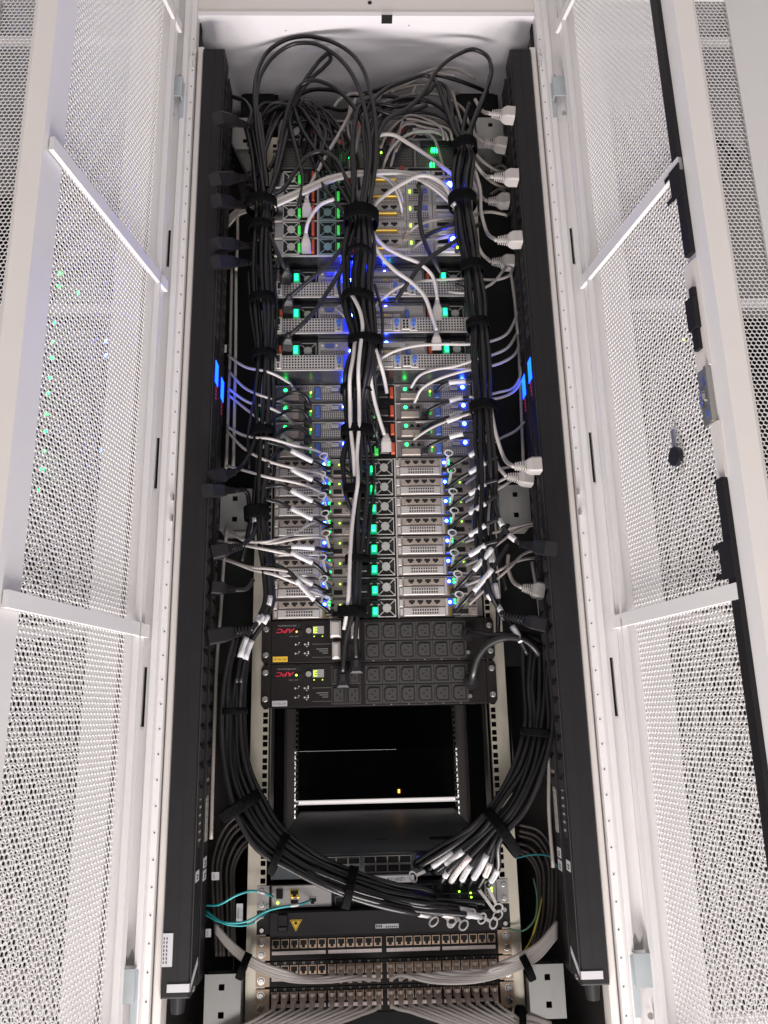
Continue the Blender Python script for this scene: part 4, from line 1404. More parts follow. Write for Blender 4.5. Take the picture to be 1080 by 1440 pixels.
def tie(px, py, Y, wpx, hpx, depth, dirpx=(0, 1), label='black hook-and-loop strap round a cable trunk', m_=VELCRO, group='cable straps'):
    """flat strap: an elliptical band round the bundle, with an overlapping tail"""
    c = at(px, py, Y)
    ax = at(px + dirpx[0] * 10, py + dirpx[1] * 10, Y) - c
    d, a, u = frame_of(ax, (0, -1, 0))
    sc_ = np.linalg.norm(at(px + 1, py, Y) - c)
    ra, h = wpx * sc_ / 2 * .92, hpx * sc_ * .9
    t = thing('cable_strap', label, 'cable strap', c - d * h / 2, group)

    def band(b):
        n = 22
        rings = []
        for tt, k in ((-.5, 1.0), (-.5, 1.05), (-.46, 1.08), (.46, 1.08), (.5, 1.05), (.5, 1.0)):
            rings.append([c + d * h * tt + a * ra * k * math.cos(x) * (1 + .03 * math.sin(3 * x)) + u * depth / 2 * k * math.sin(x) for x in np.linspace(0, 2 * math.pi, n, endpoint=False)])
        b.smooth = True
        b.loft(rings, cap=False)
    part('band', m_, t, band)
    part('tail', m_, t, lambda b: b.loft([[c + d * h * k + a * ra * math.cos(x) * 1.10 + u * depth / 2 * 1.14 * math.sin(x) for k in (-.38, .38)] + [c + d * h * k + a * ra * math.cos(x) * 1.14 + u * depth / 2 * 1.20 * math.sin(x) for k in (.38, -.38)] for x in np.linspace(.5, 1.9, 7)]))
    return t


def blend(A, B, t):
    return [tuple(a * (1 - t) + b_ * t for a, b_ in zip(p, q)) for p, q in zip(A, B)]


CABLEDIM = mat('shade_darkened_taupe_jacket', (.055, .045, .040), .55, var=.15, scale=50)  # taupe jacket darkened, side-channel shade put into the colour
PW = 'power cable'
NW = 'network cable'
RP, RN, RD = .0050, .0030, .0044

# ---- thick central trunk -----------------------------------------------------------------
CEN = [(508, 305, -.155), (506, 350, -.152), (503, 400, -.137), (508, 440, -.132), (514, 480, -.127), (508, 520, -.117), (503, 560, -.085), (502, 610, -.068), (502, 660, -.062), (499, 720, -.060), (498, 790, -.056), (494, 858, -.048)]
TIEY = (305, 420, 480, 548, 607, 690, 790, 860)


def trunk(center, dx, dy, ymax, squeeze, wob=0.0, y0=0):
    out = []
    for (x, y, Y) in center:
        if y > ymax or y < y0:
            continue
        near = min(abs(y - t) for t in squeeze)
        k = .78 + .30 * min(1, near / 30)
        out.append((x + dx * k + rng.uniform(-wob, wob), y, Y + dy))
    return out


g = 'black cords strapped into the central trunk'
TOPS = [
    # outer floor loop, inner floor loop, arch, right-hand loops, diagonals ...
    (+13, -.008, 2000, [(371, 262, -.112), (366, 220, -.10), (360, 175, -.09), (358, 130, -.08), (363, 98, -.07), (379, 70, -.07), (402, 56, -.08), (428, 51, -.09), (452, 54, -.10), (476, 63, -.11), (497, 78, -.12), (512, 100, -.13), (520, 127, -.14), (526, 155, -.145), (529, 190, -.15), (527, 240, -.155)], [(500, 895, -.05), (501, 925, -.04)], 'long black cord looping widest across the cabinet floor'),
    (+6, -.014, 2000, [(376, 262, -.115), (370, 220, -.105), (363, 170, -.09), (361, 135, -.08), (368, 103, -.075), (387, 77, -.08), (412, 62, -.09), (440, 61, -.10), (466, 73, -.11), (488, 94, -.12), (502, 118, -.13), (511, 145, -.14), (517, 175, -.15), (521, 215, -.155), (516, 262, -.158)], [(486, 900, -.05), (482, 945, -.04)], 'long black cord looping just inside the widest one'),
    (-1, -.010, 840, [(384, 262, -.115), (391, 225, -.105), (400, 172, -.10), (411, 138, -.10), (424, 119, -.10), (440, 113, -.11), (458, 117, -.115), (480, 131, -.12), (499, 152, -.13), (511, 178, -.14), (518, 212, -.15), (512, 260, -.155)], [(500, 862, -.03)], 'black cord arching from the trunk of black-plug cords to the central trunk'),
    (+17, .004, 575, [(643, 262, -.125), (655, 205, -.12), (662, 180, -.115), (677, 142, -.10), (688, 115, -.09), (691, 96, -.085), (685, 79, -.085), (669, 70, -.09), (641, 78, -.10), (613, 101, -.11), (598, 127, -.12), (575, 151, -.13), (545, 168, -.14), (530, 195, -.148), (525, 245, -.15)], [(533, 590, -.06), (536, 600, -.03)], 'black cord in the tall loop on the grey-plug side'),
    (+10, .006, 590, [(650, 262, -.115), (651, 215, -.11), (640, 180, -.10), (628, 150, -.095), (618, 120, -.09), (600, 106, -.09), (575, 112, -.10), (545, 124, -.115), (524, 142, -.13), (512, 168, -.14), (514, 220, -.148)], [(530, 612, -.05), (534, 622, -.03)], 'black cord running just under the tan cord over the storage units'),
    (-12, .000, 650, [(413, 150, -.09), (424, 180, -.10), (446, 215, -.12), (470, 252, -.135), (492, 288, -.148)], [(497, 680, -.02)], 'black cord slanting over the thin servers into the trunk'),
    (-6, .006, 570, [(398, 148, -.08), (418, 150, -.085), (437, 172, -.10), (455, 200, -.115), (478, 243, -.13), (497, 285, -.145)], [(507, 590, -.02)], 'black cord slanting past a red fan tab into the trunk'),
    (-16, .006, 660, [(600, 148, -.10), (580, 156, -.11), (550, 160, -.12), (515, 152, -.13), (501, 166, -.14), (497, 200, -.148), (499, 250, -.152)], [(505, 672, -.03), (513, 676, -.02)], 'fat black cord bending down beside the green storage lamps'),
    (-19, -.002, 712, [(590, 143, -.10), (560, 150, -.115), (530, 146, -.125), (509, 148, -.135), (500, 172, -.145), (495, 215, -.15), (497, 262, -.153)], [(502, 725, -.03), (512, 730, -.02)], 'second fat black cord bending down beside the green storage lamps'),
    (+2, .010, 610, [(372, 276, -.11), (395, 268, -.118), (416, 240, -.122), (432, 220, -.124), (450, 213, -.128), (470, 222, -.134), (486, 250, -.142)], [(510, 632, -.02)], 'black cord bowed over the honeycomb grille into the trunk'),
]
for dx, dy, ymax, top, end, lab in TOPS:
    o, C_ = cable('power_cable', lab, PW, top + trunk(CEN, dx, dy, ymax, TIEY, 2.0) + end, RP, CABLEB2 if dx > 0 else CABLEB, g)
    e = C_[-1]
    d = np.array([0, -.5, -.85]) if ymax > 1000 else np.array([0, 1, 0])
    if ymax > 1000:
        part('plug', PLUGB, o, lambda b: (b.box(e[0] - .0125, e[0] + .0125, -.030, -.0075, e[2] - .030, e[2] + .004, .004), b.cyl(e + np.array((0, .004, -.003)), (0, .2, -1), .0075, .014, 10)))
    else:
        plug_part(o, e + np.array((0, .045, 0)), (0, -1, 0), PLUGB, .03, .022, .017, 3, .012)

# loop with a sharp kink
cable('power_cable', 'black cord doubled back in a tight kink over the floor plate', PW, [(388, 245, -.11), (396, 200, -.10), (406, 160, -.09), (420, 128, -.085), (440, 97, -.085), (455, 80, -.085), (463, 75, -.085), (465, 81, -.08), (456, 94, -.075), (440, 108, -.075), (428, 122, -.08), (415, 146, -.085), (404, 185, -.09), (393, 235, -.105), (380, 276, -.115)], RP, CABLEB2, 'black cords over the floor plate')
cable('power_cable', 'black cord lying flat across the floor from box to trunk', PW, [(335, 192, -.02), (350, 178, .0), (380, 160, .02), (410, 140, .03), (432, 128, .02), (462, 126, 0), (495, 134, -.04), (515, 131, -.06), (545, 121, -.06), (575, 111, -.05), (610, 105, -.03), (640, 112, -.02), (668, 122, .0), (686, 130, .03)], RP, CABLEB, 'black cords over the floor plate')
# jumble of dark cords behind the black plugs
for k in range(9):
    x0 = 395 + 7 * k
    cable('power_cable', 'dark cord in the jumble beside the black entry box', PW, [(352 + 3 * k, 215 + 6 * k, -.06), (362 + 2 * k, 175 - 2 * k, -.03), (385 + 3 * k, 158 - 2 * k, 0.0), (408 + 4 * k, 151 + 2 * k, -.02), (430 + 3 * k, 165 + 4 * k, -.05), (440 + k, 195 + 5 * k, -.09)], RP * (.9 if k % 2 else 1), CABLEB if k % 3 else CABLEB2, 'jumble of dark cords beside the black entry box')
for k in range(5):
    cable('power_cable', 'dark cord slanting between the power strip and the trunk of black-plug cords', PW, [(318 + 3 * k, 190 + 12 * k, -.03), (336 + 3 * k, 225 + 8 * k, -.05), (350 + 3 * k, 255 + 5 * k, -.08), (362 + 2 * k, 290, -.10), (360 + 3 * k, 340, -.10)], RP, CABLEB, 'dark cords beside the black plugs')

# more loose loops over the floor plate and the storage units
for k, pts in enumerate((
        [(350, 205, -.05), (358, 165, -.04), (375, 145, -.02), (400, 150, -.02), (420, 168, -.05), (432, 190, -.08), (440, 225, -.11), (455, 262, -.14), (485, 300, -.15)],
        [(420, 205, -.10), (428, 178, -.08), (438, 158, -.05), (455, 150, -.03), (480, 155, -.05), (500, 150, -.08), (522, 140, -.09), (548, 135, -.09), (565, 142, -.08), (572, 155, -.07)],
        [(524, 210, -.14), (532, 175, -.12), (552, 152, -.10), (580, 140, -.09), (604, 128, -.09), (616, 116, -.09), (625, 120, -.09), (632, 145, -.09), (640, 180, -.10)],
        [(518, 190, -.13), (527, 165, -.12), (548, 145, -.11), (572, 138, -.10), (595, 140, -.09), (618, 150, -.09), (636, 170, -.10), (646, 196, -.11)],
        [(360, 250, -.09), (372, 215, -.10), (386, 180, -.08), (402, 160, -.06), (424, 157, -.06), (446, 175, -.09), (452, 200, -.11), (448, 232, -.12)],
        [(378, 240, -.10), (398, 200, -.10), (415, 165, -.08), (436, 150, -.07), (447, 162, -.08), (445, 185, -.10), (443, 210, -.115)],
        [(403, 150, -.08), (410, 185, -.10), (420, 225, -.12), (426, 255, -.13), (420, 290, -.13)])):
    cable('power_cable', ['black cord sagging from the entry box across the fans', 'black cord winding past the central trunk head', 'black cord paired with the tall loop', 'black cord bowed toward the topmost grey-plug strap', 'black cord curled above the honeycomb grille', 'small black loop hooked over the fan tabs', 'black cord dropping straight past the green tabs'][k], PW, pts, RP * .95, CABLEB if k % 2 else CABLEB2, 'loose black cords over the storage units')
for k, pts in enumerate((
        [(505, 165, -.06), (530, 148, -.05), (560, 138, -.03), (592, 132, -.02), (622, 135, -.02), (648, 150, -.03), (660, 175, -.06)],
        [(508, 178, -.06), (540, 160, -.04), (580, 150, -.02), (620, 150, -.03), (640, 168, -.06), (648, 205, -.10)],
        [(520, 130, -.02), (550, 128, 0), (590, 120, .02), (620, 122, .03), (645, 132, .05)],
        [(585, 120, .02), (577, 140, 0), (572, 158, -.03), (575, 175, -.06)],
        [(636, 128, -.03), (645, 160, -.05), (657, 200, -.08), (668, 240, -.08), (672, 280, -.07)],
        [(660, 205, -.06), (680, 228, -.05), (700, 240, -.03), (718, 238, 0)],
        [(664, 225, -.05), (684, 250, -.04), (703, 262, -.03), (722, 262, 0)],
        [(470, 150, -.04), (478, 140, -.04), (495, 132, -.05), (512, 134, -.06)])):
    cable('network_cable', ['tan cable arched over the last round fan', 'tan cable arched just inside another over the fans', 'faint tan cable lying on the floor plate by the entry box', 'short tan cable standing up behind the fans', 'tan cable dropping behind the grey-plug trunk', 'taupe cable slanting behind the second grey plug', 'taupe cable slanting behind the third grey plug', 'short tan cable hooked at the trunk head'][k], NW, pts, .0036, (CABLEG2, CABLEG)[k % 2], 'loose tan cables over the storage units')

for k in range(11):
    xa, xb = rng.uniform(352, 430), rng.uniform(440, 500)
    ya, yb, top = rng.uniform(185, 240), rng.uniform(210, 290), rng.uniform(138, 172)
    cable('power_cable', 'thin black lead tangled over the honeycomb unit, black-plug half', PW, [(xa, ya, -.085), (xa + 8, (ya + top) / 2, -.07), ((xa * 2 + xb) / 3, top, -.05 - .004 * k), ((xa + 2 * xb) / 3, top + 14, -.075), (xb, (top + yb) / 2, -.10), (xb + rng.uniform(-12, 12), yb, -.128)], .0034, CABLEB if k % 2 else CABLEB2, 'thin black tangle over the honeycomb unit')
for k in range(8):
    xa, xb = rng.uniform(520, 560), rng.uniform(610, 655)
    ya, yb, top = rng.uniform(165, 235), rng.uniform(190, 270), rng.uniform(128, 190)
    cable('network_cable' if k % 2 else 'power_cable', 'thin %s lead tangled over the honeycomb unit, grey-plug half' % ('tan' if k % 2 else 'black'), NW if k % 2 else PW, [(xa, ya, -.10), (xa + 10, (ya + top) / 2, -.09), ((xa * 2 + xb) / 3, top, -.085), ((xa + 2 * xb) / 3, top + 6, -.09), (xb - 6, (top + yb) / 2, -.10), (xb, yb, -.118)], .0032, CABLEG2 if k % 2 else CABLEB, ('thin tan' if k % 2 else 'thin black') + ' tangle over the honeycomb unit, grey-plug half')

# ---- trunk on the black-plug side ----------------------------------------------------------
LEF = [(371, 290, -.112), (368, 330, -.105), (368, 380, -.095), (371, 440, -.088), (372, 500, -.082), (371, 560, -.077), (369, 610, -.072), (366, 660, -.068), (362, 710, -.068), (366, 760, -.063), (371, 810, -.060), (372, 848, -.058)]
LT = (290, 318, 420, 500, 610, 722)
lends = [(-11, -.004, 640, [(340, 655, -.08), (330, 664, -.10)], (296, 672)),
         (-6, .004, 735, [(356, 752, -.085), (340, 768, -.10)], (296, 778)),
         (+6, -.006, 2000, [(368, 868, -.07), (352, 886, -.09)], (290, 897)),
         (+11, .003, 2000, [(373, 872, -.06), (352, 905, -.06), (338, 960, -.07)], None),
         (0, -.010, 2000, [(362, 872, -.07), (345, 900, -.07), (332, 960, -.08)], None),
         (+3, .006, 700, [(352, 735, -.05), (340, 790, -.03)], None)]
ltops = [[(345, 178, -.10), (352, 205, -.095), (358, 250, -.105)], [(343, 258, -.10), (352, 262, -.10), (362, 272, -.108)], [(404, 185, -.10), (392, 235, -.11)], [(396, 195, -.10), (386, 245, -.11)], [(352, 170, -.08), (362, 220, -.095)], [(365, 160, -.08), (372, 215, -.10)]]
for (dx, dy, ymax, end, pl), top in zip(lends, ltops):
    o, C_ = cable('power_cable', 'black cord strapped into the trunk on the black-plug side', PW, top + trunk(LEF, dx, dy, ymax, LT, 1.6) + end, RP, CABLEB2 if dx > 0 else CABLEB, 'black cords of the trunk on the black-plug side')
    if pl:
        q = at_x(pl[0], pl[1], -.3312)
        e = C_[-1]
        dd = e - q
        plug_part(o, q, dd, PLUGB, np.linalg.norm(dd) * .6, .030, .030, 5, np.linalg.norm(dd) * .4)
    n_ = len(C_)
    if ymax > 1000:
        sleeve(o, C_, n_ - 17, n_ - 14, .0062, name='label_tag')
        sleeve(o, C_, n_ - 9, n_ - 5, .0062, name='label_tag')
    elif pl and dx == -6:
        sleeve(o, C_, n_ - 14, n_ - 11, .0062, name='label_tag')
# black plugs with short cords
for k, (px, py, pts, lab) in enumerate((
        (306, 166, [(348, 176, -.10), (353, 160, -.10), (345, 143, -.09), (330, 137, -.07), (318, 134, -.05)], 'ribbed black plug nearest the floor plate, its cord curling over itself'),
        (302, 252, [(350, 250, -.10), (361, 236, -.09), (366, 215, -.08), (360, 193, -.07), (345, 178, -.05)], 'ribbed black plug whose cord bows up beside the black-plug trunk'),
        (304, 282, [(345, 290, -.09), (358, 285, -.10), (366, 288, -.11)], 'black plug strapped to the black-plug trunk'),
        (303, 343, [(352, 346, -.09), (358, 338, -.09), (364, 325, -.10)], 'ribbed black plug with a short cord next to the vertical grey cables'),
        (303, 368, [(350, 370, -.09), (360, 372, -.09), (366, 390, -.09)], 'squat black plug beside the vertical grey cables'),
        (294, 826, [(330, 830, -.09), (346, 828, -.08), (356, 815, -.07)], 'black plug near the two large label tags'),
        (292, 690, [(330, 690, -.08), (345, 690, -.06), (352, 720, -.05)], 'black plug touching the zinc support bracket'))):
    q = at_x(px, py, -.3312)
    e = at(*pts[0])
    o, C_ = cable('power_cable', lab, PW, [tuple(at(*p_)) + ('w',) for p_ in pts], RP, CABLEB2, 'cords with black plugs')
    dd = e - q
    plug_part(o, q, dd, PLUGB, np.linalg.norm(dd) * .62, .026, .026, 6, np.linalg.norm(dd) * .38)
SL = ['strap tying the pale ribbon to the trunk', 'second strap beside the pale ribbon', 'strap beside the middle vented server', 'strap lit by the blue screen light', 'strap beside the tiny white tag', 'wide strap beside the zinc bracket']
for kk, (x, y, w_, h_, dp) in enumerate(((368, 290, 46, 15, .07), (366, 320, 34, 12, .05), (369, 422, 36, 15, .05), (372, 500, 34, 12, .05), (370, 608, 34, 15, .05), (361, 722, 36, 22, .05))):
    tie(x, y, [p_ for p_ in LEF if p_[1] <= y + 30][-1][2], w_, h_, dp, (0.05, 1), SL[kk] + ' on the black-plug side')
CL = ['wide strap pinching the central trunk at the thin servers', 'narrow tie on the central trunk by the blue lamp', 'strap on the central trunk over the white cord head', 'wide strap on the central trunk at the last vented server', 'strap on the central trunk at the vented overhang', 'strap on the central trunk beside the blue-tabbed nodes', 'strap on the central trunk at the fourth green-levered server', 'slim strap on the central trunk at the second green-levered server', 'strap on the central trunk touching the power unit']
for kk, (x, y, w_, h_, dp) in enumerate(((508, 308, 50, 22, .075), (506, 357, 36, 7, .06), (503, 420, 46, 13, .06), (514, 482, 50, 15, .06), (503, 549, 50, 11, .06), (502, 608, 46, 18, .06), (500, 690, 34, 14, .05), (503, 787, 36, 12, .05), (495, 861, 42, 18, .05))):
    tie(x, y, [p_ for p_ in CEN if p_[1] <= y + 30][-1][2], w_, h_, dp, (-.04, 1), CL[kk])

# stray thin leads that wander along the trunks
for k, (cl, dx, a0, a1) in enumerate(((CEN, 24, 2, 8), (CEN, -22, 0, 5), (CEN, 20, 5, 11), (LEF, 14, 0, 6), (LEF, -15, 2, 8), (LEF, 16, 5, 11))):
    pts = [(x + dx + 5 * math.sin(1.7 * i + k), y, Y + .006) for i, (x, y, Y) in enumerate(cl[a0:a1])]
    cable('power_cable', 'stray black lead wandering along the %s' % ('central trunk' if cl is CEN else 'trunk on the black-plug side'), PW, pts, .0034, CABLEB if k % 2 else CABLEB2, 'stray black leads along the trunks')

# ---- trunk on the grey-plug side -------------------------------------------------------------
RIG = [(655, 212, -.122), (651, 250, -.132), (650, 285, -.132), (655, 330, -.127), (663, 375, -.117), (668, 420, -.112), (672, 455, -.107), (675, 500, -.102), (678, 570, -.092), (681, 620, -.086), (685, 660, -.078), (683, 700, -.072), (681, 740, -.070), (688, 790, -.066), (697, 835, -.062)]
RTI = (208, 282, 375, 455, 572)
rtops = [[(690, 105, -.085), (680, 140, -.10), (666, 172, -.11)], [(660, 145, -.10), (652, 175, -.11)], [(622, 140, -.09), (634, 172, -.10), (645, 195, -.11)], [(612, 112, -.09), (630, 160, -.10), (642, 190, -.112)], [(675, 150, -.10), (663, 182, -.112)], [(640, 165, -.10), (648, 190, -.112)]]
rends = [(-11, 0, 2000, [(700, 852, -.06), (708, 866, -.07)], (772, 880)), (-6, -.008, 2000, [(705, 862, -.06), (720, 880, -.07), (742, 920, -.06)], None), (0, .005, 760, [(695, 800, -.05), (700, 850, -.05), (700, 900, -.03)], None), (5, -.006, 660, [(692, 690, -.07), (702, 730, -.08), (716, 752, -.09), (732, 765, -.10)], (775, 772)), (9, .004, 700, [(692, 740, -.06), (702, 790, -.05), (712, 830, -.05)], None), (12, -.002, 720, [(690, 770, -.06), (696, 820, -.06), (704, 858, -.05)], None)]
for (dx, dy, ymax, end, pl), top in zip(rends, rtops):
    o, C_ = cable('power_cable', 'black cord strapped into the trunk on the grey-plug side', PW, top + trunk(RIG, dx, dy, ymax, RTI, 1.6) + end, RP, CABLEB2 if dx > 0 else CABLEB, 'black cords of the trunk on the grey-plug side')
    n_ = len(C_)
    if pl:
        q = at_x(pl[0], pl[1], .3312)
        dd = C_[-1] - q
        plug_part(o, q, dd, PLUGB, np.linalg.norm(dd) * .5, .030, .028, 7, np.linalg.norm(dd) * .5)
    if ymax > 1000 or dx in (5, 12):
        sleeve(o, C_, n_ - 15, n_ - 12, .0062, name='label_tag')
        sleeve(o, C_, n_ - 8, n_ - 4, .0062, name='label_tag')
SR = ['strap at the honeycomb grille', 'strap at the pale loop end', 'strap beside the last two grey plugs near it', 'strap beside the vented fan', 'strap level with the blue screens']
for kk, (x, y, w_, h_, dp) in enumerate(((654, 208, 34, 18, .055), (650, 284, 40, 20, .06), (664, 377, 34, 16, .05), (672, 457, 34, 14, .05), (679, 573, 38, 16, .05))):
    tie(x, y, [p_ for p_ in RIG if p_[1] <= y + 30][-1][2], w_, h_, dp, (0.1, 1), SR[kk] + ' on the grey-plug trunk')

# pale power cords with moulded grey plugs
for px, py, tip, pts, lab in (
        (723, 163, (700, 165), [(690, 160, -.09), (675, 152, -.09), (668, 140, -.08)], 'grey plug nearest the floor plate, lit blue on its side'),
        (712, 205, (690, 203), [(680, 200, -.08), (668, 190, -.08), (664, 172, -.07)], 'grey plug second from the floor plate'),
        (728, 250, (704, 250), [(693, 249, -.09), (678, 243, -.10), (667, 228, -.11), (660, 205, -.115)], 'grey plug whose cord curls up to the topmost strap'),
        (715, 283, (694, 284), [(685, 283, -.08), (672, 270, -.09), (662, 245, -.10), (657, 215, -.11)], 'grey plug half shadowed between two lighter ones'),
        (733, 337, (710, 340), [(698, 338, -.09), (684, 325, -.095), (677, 300, -.10), (675, 265, -.105), (668, 240, -.11)], 'grey plug with a long cord hanging past the next plug'),
        (722, 370, (700, 371), [(690, 368, -.08), (675, 352, -.09), (667, 325, -.10), (662, 280, -.115), (656, 235, -.12)], 'grey plug with a thin white cord looped under it'),
        (760, 655, (738, 657), [(722, 656, -.09), (708, 642, -.09), (698, 612, -.09), (690, 570, -.09), (686, 540, -.095)], 'grey plug resting against the zinc bracket, cord climbing to the screens'),
        (749, 674, (726, 674), [(712, 670, -.07), (700, 655, -.07), (692, 625, -.075), (688, 590, -.08)], 'grey plug tucked behind another above the zinc bracket'),
        (764, 832, (745, 828), [(733, 826, -.06), (720, 815, -.055), (714, 796, -.05), (715, 780, -.05)], 'slate grey plug with a short bent cord near the label tags')):
    q = at_x(px, py, .3312)
    e = at(pts[0][0], pts[0][1], q[1])
    pts = [(pts[0][0], pts[0][1], q[1])] + pts[1:]
    o, C_ = cable('power_cable', lab, PW, pts, .0042, CABLEG if 'slate' not in lab else CABLEG2, 'cords with grey plugs')
    dd = e - q
    plug_part(o, q, dd, PLUGW if 'slate' not in lab else GREYP, np.linalg.norm(dd) * .55, .031, .031, 5, np.linalg.norm(dd) * .42, .0044)

# ---- pale cables over the storage units and thin servers --------------------------------------
up = [
    ([(512, 222, -.11), (522, 200, -.125), (535, 190, -.13), (550, 189, -.13), (575, 202, -.13), (605, 222, -.13), (640, 248, -.12)], .0046, CABLEG, 'thick pale cord drooping across the honeycomb grille'),
    ([(536, 246, -.09), (545, 218, -.10), (560, 198, -.105), (580, 187, -.105), (605, 185, -.10), (635, 194, -.09)], .0034, CABLEG, 'thin pale cable arched over the honeycomb grille'),
    ([(540, 192, -.08), (553, 178, -.08), (575, 172, -.08), (605, 173, -.08), (632, 185, -.085)], .0036, CABLEG2, 'pale cable arched over the round fans'),
    ([(543, 168, -.05), (570, 163, -.05), (600, 164, -.05), (630, 175, -.07), (642, 200, -.09)], .0036, CABLEG2, 'pale cable lying nearest the floor plate over the fans'),
    ([(496, 236, -.10), (505, 190, -.11), (518, 152, -.10), (545, 128, -.09), (580, 110, -.08), (610, 98, -.07), (640, 97, -.05), (668, 110, -.02)], .0042, CABLEG2, 'tan cord sweeping along the floor plate to the entry box'),
    ([(640, 108, -.02), (610, 103, -.04), (580, 114, -.06), (550, 128, -.08)], .0040, CABLEG, 'second tan cord sweeping along the floor plate'),
    ([(500, 140, -.08), (489, 166, -.10), (476, 190, -.11), (462, 213, -.12), (447, 240, -.125), (436, 262, -.13), (431, 278, -.125)], .0042, CABLEG, 'pale cord slanting down to a grey plug among the green tabs'),
    ([(492, 150, -.08), (489, 180, -.09), (493, 205, -.10), (492, 240, -.10)], .0036, CABLEG2, 'short pale cable beside the green storage lamps'),
    ([(640, 289, -.135), (634, 276, -.14), (622, 258, -.14), (608, 249, -.14), (592, 247, -.14), (570, 256, -.14), (545, 272, -.14), (526, 290, -.145), (520, 310, -.15), (522, 335, -.15), (533, 356, -.145), (555, 380, -.14), (580, 398, -.13), (596, 415, -.125), (606, 440, -.115), (614, 465, -.11)], .0044, CABLEW, 'white cord making the big loop then falling to a vented server'),
    ([(519, 304, -.15), (525, 328, -.148), (540, 346, -.142), (565, 360, -.138), (592, 372, -.132), (608, 388, -.122), (613, 408, -.112), (615, 422, -.106)], .0042, CABLEW, 'white cord bending from the trunk to a vented server plug'),
    ([(470, 280, -.15), (452, 287, -.148), (440, 300, -.145), (432, 316, -.14), (430, 328, -.13)], .0042, CABLEW, 'bright white cord bending into a grey plug by the fans'),
    ([(534, 342, -.115), (560, 350, -.12), (585, 348, -.12), (612, 336, -.12), (640, 330, -.12)], .0034, CABLEG2, 'pale cable crossing the bottom card slots'),
    ([(573, 330, -.115), (580, 322, -.125), (600, 312, -.13), (625, 308, -.125), (655, 306, -.10), (690, 298, -.07), (712, 302, -.06)], .0036, CABLEG2, 'taupe cable rising from a card jack toward the grey plugs'),
    ([(566, 300, -.11), (563, 285, -.13), (553, 262, -.135), (540, 250, -.135), (520, 246, -.13)], .0030, CABLEW, 'thin white patch lead dropping into a card jack'),
    ([(567, 285, -.11), (561, 266, -.125), (553, 256, -.13), (535, 248, -.13), (518, 244, -.13)], .0030, CABLEW, 'thin white patch lead beside another above a card jack'),
    ([(580, 352, -.125), (593, 340, -.13), (615, 336, -.125), (645, 330, -.11)], .0032, CABLEG, 'short grey lead tied along the card slots'),
]
for pts, r, m_, lab in up:
    o, C_ = cable('network_cable' if r < .004 else 'power_cable', lab, NW if r < .004 else PW, pts, r, m_)
    if 'jack' in lab and 'rising' not in lab:
        e = C_[0]
        plug_part(o, e + np.array((0, .02, -.004)), (0, -1, .5), TRANSL, .018, .011, .010, 2, .008, .003)
    elif 'rising' in lab:
        e = C_[0]
        plug_part(o, e + np.array((-.006, .012, -.006)), (.3, -1, .5), TRANSL, .018, .011, .010, 2, .008, .003)
    elif 'plug' in lab:
        e = C_[-1]
        plug_part(o, e + np.array((0, .022, -.036)), (0, -.45, 1), PLUGW, .034, .021, .017, 2, .008)
    elif 'vented server' in lab:
        e = C_[-1]
        plug_part(o, e + np.array((0, .02, -.036)), (0, -.4, 1), PLUGW, .032, .021, .017, 2, .008)
# ribbon of four pale cables from the straps across the thin servers
for k in range(5):
    cable('network_cable', 'pale cable in the ribbon swept across the thin servers', NW, [(386, 282 + 2.2 * k, -.118), (408, 273 + 2 * k, -.125), (436, 260 + 2.2 * k, -.135), (462, 249 + 2 * k, -.14), (490, 243 + 1.5 * k, -.14), (530, 240 + 1.2 * k, -.14), (570, 242 + k, -.135), (600, 247 + 3 * k, -.13), (625, 258 + 5 * k, -.125), (642, 276 + 5 * k, -.12)], .0034, (CABLEG, CABLEW, CABLEG2)[k % 3], 'ribbon of pale cables across the thin servers')
for k in range(4):
    cable('network_cable', 'coiled pale cable behind the trunk on the black-plug side', NW, [(321, 318 - 4 * k, -.02), (335, 303 - 3 * k, -.04), (352, 296 - 3 * k, -.06), (364, 290 - 3 * k, -.08)], .0034, CABLEG if k % 2 else CABLEG2, 'coiled pale cables beside the black plugs')
for k in range(4):
    cable('network_cable', 'taupe cable coiled behind the grey plugs', NW, [(690, 225 + 16 * k, .02), (705, 215 + 17 * k, .03), (718, 225 + 18 * k, .03), (722, 245 + 16 * k, .02), (712, 262 + 14 * k, .0)], .0036, CABLEG2, 'taupe cables coiled behind the grey plugs')
